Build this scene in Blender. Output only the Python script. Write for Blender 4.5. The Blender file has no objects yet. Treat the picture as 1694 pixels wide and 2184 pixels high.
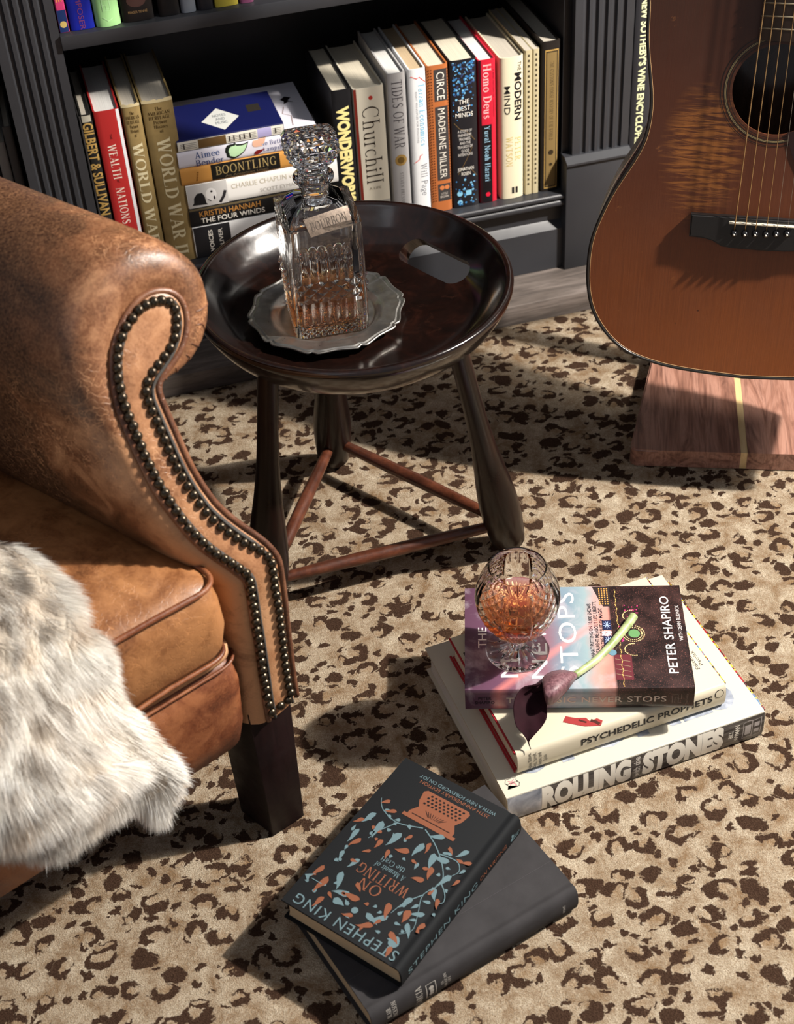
import bpy, bmesh, math, random
import numpy as np
from mathutils import Vector, Matrix, noise
from mathutils.geometry import tessellate_polygon
random.seed(7); rng = np.random.default_rng(7)
SC = bpy.context.scene; COL = SC.collection
# ------------------------------------------------------------------ camera
F = 3150.0; CH = 1.22
_p, _r, _y = math.radians(40.75), math.radians(-4.15), math.radians(13.2)
_fw = Vector((math.sin(_y)*math.cos(_p), math.cos(_y)*math.cos(_p), -math.sin(_p)))
_rt = Vector((math.cos(_y), -math.sin(_y), 0)); _up = _rt.cross(_fw)
CR = _rt*math.cos(_r) + _up*math.sin(_r); CU = -_rt*math.sin(_r) + _up*math.cos(_r); CF = _fw
CO = Vector((0, 0, CH))
cam = bpy.data.objects.new('camera', bpy.data.cameras.new('camera')); COL.objects.link(cam)
M = Matrix((CR, CU, -CF)).transposed().to_4x4(); M.translation = CO; cam.matrix_world = M
cam.data.sensor_fit = 'VERTICAL'; cam.data.sensor_height = 36; cam.data.sensor_width = 36*1694/2184
cam.data.lens = F/2184*36; cam.data.clip_start = .05
cam.data.dof.use_dof = True; cam.data.dof.focus_distance = 1.62; cam.data.dof.aperture_fstop = 9
SC.camera = cam
# ------------------------------------------------------------------ light
SC.view_settings.view_transform = 'Standard'; SC.view_settings.look = 'None'
SC.view_settings.gamma = 1; SC.view_settings.use_curve_mapping = False
SC.view_settings.exposure = 0.17
W_ = bpy.data.worlds.new('world'); SC.world = W_; W_.use_nodes = True
W_.node_tree.nodes['Background'].inputs[0].default_value = (.90, .92, 1.0, 1)
W_.node_tree.nodes['Background'].inputs[1].default_value = .20
def lamp(name, kind, loc, target, power, size, color, **kw):
    l = bpy.data.lights.new(name, kind); l.energy = power; l.color = color
    if kind == 'AREA': l.shape = 'RECTANGLE'; l.size = size[0]; l.size_y = size[1]
    else: l.shadow_soft_size = size
    for k, v in kw.items(): setattr(l, k, v)
    o = bpy.data.objects.new(name, l); COL.objects.link(o); o.location = loc
    o.rotation_euler = (Vector(target)-Vector(loc)).to_track_quat('-Z', 'Y').to_euler()
    return o
KEY = lamp('key_light', 'POINT', (1.67, .80, 1.64), (.4, 1.2, 0), 300, .026, (1, .93, .84))  # near point lamp, placed from the way the shadows spread; not the sun
WIN = lamp('window_light', 'AREA', (1.86, .77, 1.82), (.4, 1.25, .1), 30, (.26, .40), (1, .95, .88))
FILL = lamp('soft_fill', 'AREA', (-1.2, -.6, 2.6), (.3, 1.4, .2), 7, (1.4, 1.4), (.86, .93, 1))  # soft cool fill added from above left, no window stands there
try:
    SC.cycles.use_denoising = True; SC.cycles.caustics_refractive = True; SC.cycles.caustics_reflective = False
    SC.cycles.max_bounces = 16; SC.cycles.transmission_bounces = 14; SC.cycles.glossy_bounces = 6
    SC.cycles.sample_clamp_indirect = 6; SC.cycles.blur_glossy = .6
except Exception: pass
# ------------------------------------------------------------------ pixel rays onto real planes
def ray(x, y): return ((x-847)*CR + (1092-y)*CU + F*CF).normalized()
def az(x, y, z): d = ray(x, y); return CO + d*((z-CH)/d.z)
def ay(x, y, Y): d = ray(x, y); return CO + d*(Y/d.y)
def apl(x, y, P0, n): d = ray(x, y); return CO + d*((P0-CO).dot(n)/d.dot(n))
# ------------------------------------------------------------------ objects
def tag(o, label=None, cat=None, group=None, kind=None):
    for k, v in (('label', label), ('category', cat), ('group', group), ('kind', kind)):
        if v: o[k] = v
    return o
def root(name, label, cat, loc=(0, 0, 0), X=None, Z=None, group=None, rz=None):
    o = bpy.data.objects.new(name, None); COL.objects.link(o); o.empty_display_size = .02
    if X is not None:
        X = Vector(X).normalized(); Z = Vector(Z).normalized(); Yv = Z.cross(X)
        m = Matrix((X, Yv, Z)).transposed().to_4x4(); m.translation = Vector(loc); o.matrix_world = m
    else:
        m = Matrix.Translation(Vector(loc))
        if rz is not None: m = m @ Matrix.Rotation(rz, 4, 'Z')
        o.matrix_world = m
    o['_m'] = [v for r_ in m for v in r_]
    return tag(o, label, cat, group)
def rootm(o):
    while o.parent: o = o.parent
    if '_m' in o.keys():
        v = list(o['_m']); return Matrix([v[i:i+4] for i in (0, 4, 8, 12)])
    return Matrix.Identity(4)
def mo(name, verts, faces, mat, parent=None, smooth=False, world=False, mats=None, fm=None, auto=None):
    me = bpy.data.meshes.new(name)
    if world and parent is not None:
        inv = rootm(parent).inverted(); verts = [inv @ Vector(v) for v in verts]
    me.from_pydata([tuple(v) for v in verts], [], [tuple(f) for f in faces])
    for m_ in (mats or [mat]): me.materials.append(m_)
    if fm is not None: me.polygons.foreach_set('material_index', fm)
    if smooth: me.polygons.foreach_set('use_smooth', [True]*len(me.polygons))
    me.update()
    if auto is not None and smooth:
        try: me.set_sharp_from_angle(angle=math.radians(auto))
        except Exception: pass
    o = bpy.data.objects.new(name, me); COL.objects.link(o)
    if parent is not None: o.parent = parent
    return o
def from_bm(name, bm, mat, parent=None, smooth=False, auto=None, mats=None):
    me = bpy.data.meshes.new(name); bmesh.ops.recalc_face_normals(bm, faces=bm.faces); bm.to_mesh(me); bm.free()
    for m_ in (mats or [mat]): me.materials.append(m_)
    if smooth:
        me.polygons.foreach_set('use_smooth', [True]*len(me.polygons))
        if auto: me.set_sharp_from_angle(angle=math.radians(auto))
    o = bpy.data.objects.new(name, me); COL.objects.link(o)
    if parent is not None: o.parent = parent
    return o
def bev(bm, w, seg=2):
    if w > 0: bmesh.ops.bevel(bm, geom=bm.edges[:], offset=w, segments=seg, affect='EDGES', profile=.5, clamp_overlap=True)
def box(name, lo, hi, mat, parent=None, bw=.0, seg=2, world=False, smooth=True, taper=None):
    bm = bmesh.new(); vs = []
    for z in (0, 1):
        for y in (0, 1):
            for x in (0, 1): vs.append(bm.verts.new((hi[0] if x else lo[0], hi[1] if y else lo[1], hi[2] if z else lo[2])))
    for f in ((0, 2, 3, 1), (4, 5, 7, 6), (0, 1, 5, 4), (2, 6, 7, 3), (0, 4, 6, 2), (1, 3, 7, 5)): bm.faces.new([vs[i] for i in f])
    bev(bm, bw, seg)
    if world and parent is not None: bm.transform(rootm(parent).inverted())
    return from_bm(name, bm, mat, parent, smooth and bw > 0, 35)
def hexa(name, pts, mat, parent=None, bw=0, world=True):
    """8 corners: bottom ring 4 then top ring 4"""
    bm = bmesh.new(); vs = [bm.verts.new(p) for p in pts]
    for f in ((3, 2, 1, 0), (4, 5, 6, 7), (0, 1, 5, 4), (1, 2, 6, 5), (2, 3, 7, 6), (3, 0, 4, 7)): bm.faces.new([vs[i] for i in f])
    bev(bm, bw)
    if world and parent is not None: bm.transform(rootm(parent).inverted())
    return from_bm(name, bm, mat, parent, bw > 0, 35)
def lathe(prof, seg=64, c=(0, 0, 0), f=None):
    vs = []; fs = []; n = len(prof)
    for i, (r, z) in enumerate(prof):
        for k in range(seg):
            a = 2*math.pi*k/seg; rr, zz = (f(r, z, a, i) if f else (r, z))
            vs.append((c[0]+rr*math.cos(a), c[1]+rr*math.sin(a), c[2]+zz))
    for i in range(n-1):
        for k in range(seg):
            k2 = (k+1) % seg; fs.append((i*seg+k, i*seg+k2, (i+1)*seg+k2, (i+1)*seg+k))
    return vs, fs
def frames(pts, up=None):
    out = []; n = len(pts); prev = None
    for i in range(n):
        t = (pts[min(i+1, n-1)]-pts[max(i-1, 0)]).normalized()
        if prev is None:
            a = Vector(up) if up else (Vector((0, 0, 1)) if abs(t.z) < .9 else Vector((1, 0, 0)))
        else: a = prev
        nrm = (a - t*a.dot(t)).normalized(); prev = nrm; out.append((t, nrm, t.cross(nrm)))
    return out
def tube(pts, rad, seg=10, closed=False, cap=True, flat=1.0, up=None):
    pts = [Vector(p) for p in pts]; n = len(pts); fr = frames(pts, up); vs = []; fs = []
    for i, p in enumerate(pts):
        r = rad[i] if hasattr(rad, '__len__') else rad; t, a, b = fr[i]
        for k in range(seg):
            q = 2*math.pi*k/seg; vs.append(p + a*(r*flat*math.cos(q)) + b*(r*math.sin(q)))
    m = n if closed else n-1
    for i in range(m):
        j = (i+1) % n
        for k in range(seg):
            k2 = (k+1) % seg; fs.append((i*seg+k, i*seg+k2, j*seg+k2, j*seg+k))
    if cap and not closed: fs.append(tuple(range(seg))[::-1]); fs.append(tuple((n-1)*seg+k for k in range(seg)))
    return vs, fs
def resample(pts, n, closed=False):
    pts = [Vector(p) for p in pts]
    if closed: pts = pts+[pts[0]]
    d = [0]
    for i in range(1, len(pts)): d.append(d[-1]+(pts[i]-pts[i-1]).length)
    out = []; L = d[-1]; j = 0
    for i in range(n):
        s = L*i/(n if closed else n-1)
        while j < len(d)-2 and d[j+1] < s: j += 1
        t = (s-d[j])/max(1e-9, d[j+1]-d[j]); out.append(pts[j].lerp(pts[j+1], min(1, t)))
    return out
def smooth_poly(pts, it=2, closed=False):
    pts = [Vector(p) for p in pts]; n = len(pts)
    for _ in range(it):
        q = list(pts)
        for i in range(n):
            if not closed and i in (0, n-1): continue
            q[i] = pts[i]*.5 + (pts[(i-1) % n]+pts[(i+1) % n])*.25
        pts = q
    return pts
def spline(P, n):
    P = [Vector(p) for p in P]; out = []; m = len(P)
    for i in range(n):
        s = (m-1)*i/(n-1); k = min(m-2, int(s)); t = s-k
        p0, p1, p2, p3 = P[max(0, k-1)], P[k], P[k+1], P[min(m-1, k+2)]
        out.append(.5*((2*p1)+(p2-p0)*t+(2*p0-5*p1+4*p2-p3)*t*t+(3*p1-p0-3*p2+p3)*t*t*t))
    return out
def gridmesh(rows):
    n = len(rows[0]); vs = [v for r_ in rows for v in r_]; fs = []
    for i in range(len(rows)-1):
        for j in range(n-1): fs.append((i*n+j, i*n+j+1, (i+1)*n+j+1, (i+1)*n+j))
    return vs, fs
def merge(lst):
    V = []; Fc = []
    for v, f in lst:
        o = len(V); V += list(v); Fc += [tuple(i+o for i in q) for q in f]
    return V, Fc
def sstep(a, b, x): t = max(0, min(1, (x-a)/(b-a))); return t*t*(3-2*t)
# ------------------------------------------------------------------ materials
class NT:
    def __init__(s, name):
        s.m = bpy.data.materials.new(name); s.m.use_nodes = True; s.t = s.m.node_tree; s.b = s.t.nodes['Principled BSDF']
        s.out = s.t.nodes['Material Output']
    def n(s, typ, **kw):
        nd = s.t.nodes.new(typ)
        for k, v in kw.items():
            if k.startswith('i_'):
                key = k[2:]; key = int(key) if key.isdigit() else key.replace('_', ' ')
                if isinstance(v, bpy.types.NodeSocket): s.t.links.new(v, nd.inputs[key])
                else: nd.inputs[key].default_value = v
            else: setattr(nd, k, v)
        return nd
    def l(s, a, b): s.t.links.new(a, b)
    def co(s, kind='Object', scale=(1, 1, 1), rot=(0, 0, 0), loc=(0, 0, 0)):
        c = s.n('ShaderNodeTexCoord'); m = s.n('ShaderNodeMapping'); s.l(c.outputs[kind], m.inputs[0])
        m.inputs[3].default_value = scale; m.inputs[2].default_value = rot; m.inputs[1].default_value = loc; return m.outputs[0]
    def noise(s, co, scale, det=4, rough=.55, dist=0, out=0):
        nd = s.n('ShaderNodeTexNoise', i_Scale=scale, i_Detail=det, i_Roughness=rough, i_Distortion=dist); s.l(co, nd.inputs['Vector']); return nd.outputs[out]
    def ramp(s, fac, stops, interp='LINEAR'):
        nd = s.n('ShaderNodeValToRGB'); s.l(fac, nd.inputs[0]); cr = nd.color_ramp; cr.interpolation = interp
        while len(cr.elements) < len(stops): cr.elements.new(.5)
        for e, (p, c) in zip(cr.elements, stops):
            e.position = p; e.color = (c if hasattr(c, '__len__') else (c, c, c)) + ((1,) if not hasattr(c, '__len__') or len(c) == 3 else ())
        return nd.outputs[0]
    def mix(s, f, a, b, mode='MIX'):
        nd = s.n('ShaderNodeMix', data_type='RGBA', blend_type=mode)
        for v, k in ((f, 0), (a, 6), (b, 7)):
            if isinstance(v, bpy.types.NodeSocket): s.l(v, nd.inputs[k])
            else: nd.inputs[k].default_value = (tuple(v)+(1,) if hasattr(v, '__len__') and len(v) == 3 else v)
        return nd.outputs[2]
    def math(s, op, a, b=0, c=0, clamp=False):
        nd = s.n('ShaderNodeMath', operation=op, use_clamp=clamp)
        for v, k in ((a, 0), (b, 1), (c, 2)):
            if isinstance(v, bpy.types.NodeSocket): s.l(v, nd.inputs[k])
            else: nd.inputs[k].default_value = v
        return nd.outputs[0]
    def bump(s, h, strength=.3, dist=.001, prev=None):
        nd = s.n('ShaderNodeBump', i_Strength=strength, i_Distance=dist); s.l(h, nd.inputs['Height'])
        if prev is not None: s.l(prev, nd.inputs['Normal'])
        s.l(nd.outputs[0], s.b.inputs['Normal']); return nd.outputs[0]
    def col(s, c):
        if isinstance(c, bpy.types.NodeSocket): s.l(c, s.b.inputs['Base Color'])
        else: s.b.inputs['Base Color'].default_value = tuple(c)+(1,)
    def set(s, **kw):
        for k, v in kw.items():
            i = s.b.inputs[k.replace('_', ' ')]
            if isinstance(v, bpy.types.NodeSocket): s.l(v, i)
            else: i.default_value = v
        return s
_mc = {}
def S(r, g, b):
    f = lambda v: (v/255/12.92) if v/255 <= .04045 else ((v/255+.055)/1.055)**2.4
    return (f(r), f(g), f(b))
def pm(name, c, rough=.5, metal=0, bs=0, bst=.2, bd=.0005, vary=0, vs=30, coat=0, spec=.5):
    """plain procedural material with a little colour variation and relief"""
    k = (name, tuple(c), rough)
    if k in _mc: return _mc[k]
    t = NT(name); co = t.co()
    if vary:
        f = t.noise(co, vs, 5)
        t.col(t.mix(t.ramp(f, [(.3, 0.0), (.7, 1.0)]), tuple(v*(1-vary) for v in c), tuple(min(1, v*(1+vary)) for v in c)))
    else: t.col(c)
    t.set(Roughness=rough, Metallic=metal, Specular_IOR_Level=spec, Coat_Weight=coat)
    if bs: t.bump(t.noise(co, bs, 3), bst, bd)
    _mc[k] = t.m; return t.m
def leather(name, dark, mid, tan, seed=0, scl=1.0, rough=.42, grad=None, gk=.35):
    t = NT(name); co = t.co(loc=(seed*3.1, seed*1.7, seed))
    n1 = t.noise(co, 7*scl, 6, .6, .5); n2 = t.noise(co, 26*scl, 6, .65, .8); n3 = t.noise(co, 420, 3, .6)
    fac = t.math('ADD', t.math('MULTIPLY', n1, .62), t.math('MULTIPLY', n2, .38))
    if grad:  # patina and some shading put into the colour, darkening along a direction of the chair
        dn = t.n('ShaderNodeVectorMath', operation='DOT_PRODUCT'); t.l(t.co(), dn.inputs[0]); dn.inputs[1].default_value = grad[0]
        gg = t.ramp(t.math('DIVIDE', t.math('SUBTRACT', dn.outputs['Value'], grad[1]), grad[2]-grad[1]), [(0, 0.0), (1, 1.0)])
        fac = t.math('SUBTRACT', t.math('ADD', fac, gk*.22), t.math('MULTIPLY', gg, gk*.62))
    base = t.ramp(fac, [(.38, dark), (.48, mid), (.60, tan)])
    # fine cracks in the finish show paler hide
    vo = t.n('ShaderNodeTexVoronoi', feature='DISTANCE_TO_EDGE', i_Scale=95*scl); wv = t.noise(co, 30, 3, .6, 0, 1)
    t.l(t.mix(.06, co, wv), vo.inputs['Vector'])
    cr = t.ramp(vo.outputs[0], [(.0, 1.0), (.045, 0.0)]); msk = t.ramp(t.noise(co, 9, 3), [(.48, 0.0), (.60, 1.0)])
    k = t.math('MULTIPLY', cr, msk)
    c2 = t.mix(t.math('MULTIPLY', k, .8), base, tuple(v*1.2 for v in tan))
    sp = t.ramp(n3, [(.35, 0.0), (.75, 1.0)])
    c3 = t.mix(t.math('MULTIPLY', sp, .30), c2, tuple(v*1.25 for v in tan))
    dk = t.ramp(t.noise(co, 60*scl, 5, .7, 1.0), [(.6, 0.0), (.75, 1.0)])
    t.col(t.mix(t.math('MULTIPLY', dk, .45), c3, dark))
    t.set(Roughness=t.ramp(n2, [(.3, rough-.1), (.7, rough+.14)]), Specular_IOR_Level=.5)
    h = t.math('ADD', t.math('MULTIPLY', t.noise(co, 900, 2), .35), t.math('SUBTRACT', t.math('MULTIPLY', t.noise(co, 60, 4, .6, .6), .8), t.math('MULTIPLY', k, .5)))
    t.bump(h, .5, .0007)
    return t.m
def wood(name, c1, c2, c3, rough, scale=(60, 4, 60), det=6, coat=0, bump=.15, wear=None):
    t = NT(name); co = t.co(scale=scale); n = t.noise(co, 1, det, .6, 1.2)
    c = t.ramp(n, [(.3, c1), (.5, c2), (.68, c3)])
    co2 = t.co(); fine = t.noise(t.co(scale=tuple(v*6 for v in scale)), 1, 2)
    c = t.mix(t.math('MULTIPLY', t.ramp(fine, [(.5, 0.0), (.62, 1.0)]), .35), c, c1)
    if wear:
        w = t.ramp(t.noise(co2, 55, 6, .75, .4), [(.60, 0.0), (.72, 1.0)]); c = t.mix(t.math('MULTIPLY', w, .8), c, wear)
    t.col(c); t.set(Roughness=t.ramp(t.noise(co2, 24, 5, .7), [(.3, rough*.75), (.7, rough*1.35)]), Coat_Weight=coat, Coat_Roughness=.12)
    t.bump(t.math('ADD', fine, t.math('MULTIPLY', t.noise(co2, 14, 3), 1.5)), bump, .0005)
    return t.m
def glassm(name, col=(1, 1, 1), ior=1.5, rough=0.0):
    t = NT(name); t.col(col); t.set(Roughness=rough, IOR=ior, Transmission_Weight=1.0); return t.m
def pages(name, c=(.72, .66, .54), ax=2):
    """paper edges: thin leaf lines along the thickness axis"""
    t = NT(name); sc = [8, 8, 8]; sc[ax] = 2600; n = t.noise(t.co(scale=tuple(sc)), 1, 2, .6)
    n2 = t.noise(t.co(), 18, 3)
    c1 = t.mix(t.ramp(n, [(.35, 0.0), (.65, 1.0)]), tuple(v*.72 for v in c), c)
    t.col(t.mix(t.math('MULTIPLY', t.ramp(n2, [(.4, 0.0), (.75, 1.0)]), .25), c1, tuple(v*.8 for v in c))); t.set(Roughness=.8)
    t.bump(n, .5, .0004); return t.m
# ------------------------------------------------------------------ lettering and flat print
_tc = {}
def text_mesh(s, size=1.0, bold=0.0, spacing=1.0, lsp=1.0, align='CENTER', shear=0.0):
    k = (s, bold, spacing, lsp, align, shear)
    if k not in _tc:
        cu = bpy.data.curves.new('t', 'FONT'); cu.body = s; cu.size = 1; cu.offset = bold; cu.space_character = spacing
        cu.space_line = lsp; cu.align_x = align; cu.resolution_u = 3; cu.shear = shear
        ob = bpy.data.objects.new('t', cu); COL.objects.link(ob); dg = bpy.context.evaluated_depsgraph_get()
        ev = ob.evaluated_get(dg); me = ev.to_mesh(); V = [tuple(v.co) for v in me.vertices]; Fc = [tuple(p.vertices) for p in me.polygons]
        ev.to_mesh_clear(); bpy.data.objects.remove(ob); bpy.data.curves.remove(cu); _tc[k] = (V, Fc)
    return _tc[k]
def onto(mapf, V):
    """map flat print to its surface; overlapping strokes sit microns above each other"""
    out = []
    for v in V:
        p = Vector(mapf(v[0], v[1]))
        if len(v) > 2 and v[2]:
            n = (Vector(mapf(v[0]+1e-4, v[1]))-p).cross(Vector(mapf(v[0], v[1]+1e-4))-p)
            if n.length > 0: p = p+n.normalized()*v[2]
        out.append(p)
    return out
def sliced(V, Fc, ax, levels):
    """cut flat faces at the given levels so that they can follow a rounded spine"""
    bm = bmesh.new(); vs = [bm.verts.new((v[0], v[1], v[2] if len(v) > 2 else 0)) for v in V]
    for q in Fc:
        try: bm.faces.new([vs[i] for i in q])
        except ValueError: pass
    n = (1, 0, 0) if ax == 0 else (0, 1, 0)
    for l in levels:
        bmesh.ops.bisect_plane(bm, geom=bm.verts[:]+bm.edges[:]+bm.faces[:], dist=1e-7, plane_co=(l, l, 0), plane_no=n)
    bm.verts.index_update(); V2 = [(v.co.x, v.co.y, v.co.z) for v in bm.verts]; F2 = [tuple(v.index for v in f.verts) for f in bm.faces]; bm.free(); return V2, F2
def lettering(s, mat, parent, mapf, h, w=None, cx=0, cy=0, bold=0.0, spacing=1.0, name='lettering', lsp=1.0, align='CENTER', shear=0, cut=None, serif=None):
    """letters of cap height h (per line), optionally squeezed to total width w, centred on (cx, cy); mapf maps 2D to the surface"""
    V, Fc = serif_mesh(s, *serif) if serif else text_mesh(s, 1, bold, spacing, lsp, align, shear)
    if not V: return None
    xs = [v[0] for v in V]; ys = [v[1] for v in V]; nl = s.count('\n')+1
    ky = (h if serif else h/.73) if nl == 1 else h/(max(ys)-min(ys)); kx = (w/(max(xs)-min(xs))) if w else ky
    mx = (max(xs)+min(xs))/2 if align == 'CENTER' else min(xs); my = (max(ys)+min(ys))/2
    if nl == 1 and any(ch in s for ch in 'gjpqyQ,'): my = .5 if serif else .36
    Q = [(cx+(v[0]-mx)*kx, cy+(v[1]-my)*ky, v[2]) for v in V]
    if cut: Q, Fc = sliced(Q, Fc, cut[0], cut[1])
    return mo(name, onto(mapf, Q), Fc, mat, parent)
def flatpolys(name, polys, mat, parent, mapf, cut=None):
    """polys: list of 2D outlines, printed flat on a surface as one piece of print"""
    V = []; Fc = []
    for ip, p in enumerate(polys):
        t = tessellate_polygon([[Vector((a, b, 0)) for a, b in p]]); o = len(V)
        V += [(a, b, (ip % 25)*3e-6) for a, b in p]
        for tri in t:
            i, j, k = tri; A = Vector(p[i]); B = Vector(p[j]); C = Vector(p[k])
            if (B-A).x*(C-A).y-(B-A).y*(C-A).x < 0: i, k = k, i
            Fc.append((o+i, o+j, o+k))
    if cut: V, Fc = sliced(V, Fc, cut[0], cut[1])
    return mo(name, onto(mapf, V), Fc, mat, parent)
def drop(x, y, ang, ln, wd, bend=0, n=7):
    """pointed leaf or teardrop outline"""
    L_ = []; R_ = []
    for i in range(n+1):
        t = i/n; w = wd*1.15*math.sin(math.pi*t**.62)*(1-.35*t); b = bend*math.sin(2*math.pi*t)*ln*.6
        L_.append((ln*t, b+w/2)); R_.append((ln*t, b-w/2))
    P = L_+R_[::-1][1:-1]; c, s = math.cos(ang), math.sin(ang)
    return [(x+a*c-b*s, y+a*s+b*c) for a, b in P][::-1]
def rectp(x0, y0, x1, y1): return [(x0, y0), (x1, y0), (x1, y1), (x0, y1)]
def disc(x, y, r, n=20, ry=None): return [(x+r*math.cos(6.2832*i/n), y+(ry or r)*math.sin(6.2832*i/n)) for i in range(n)]
def stroke(pts, w):
    pts = [Vector(p) for p in pts]; A = []; B = []
    for i, p in enumerate(pts):
        t = (pts[min(i+1, len(pts)-1)]-pts[max(i-1, 0)]).normalized(); n = Vector((-t.y, t.x)); ww = w[i] if hasattr(w, '__len__') else w
        A.append(tuple(p+n*ww/2)); B.append(tuple(p-n*ww/2))
    return B+A[::-1]
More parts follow.
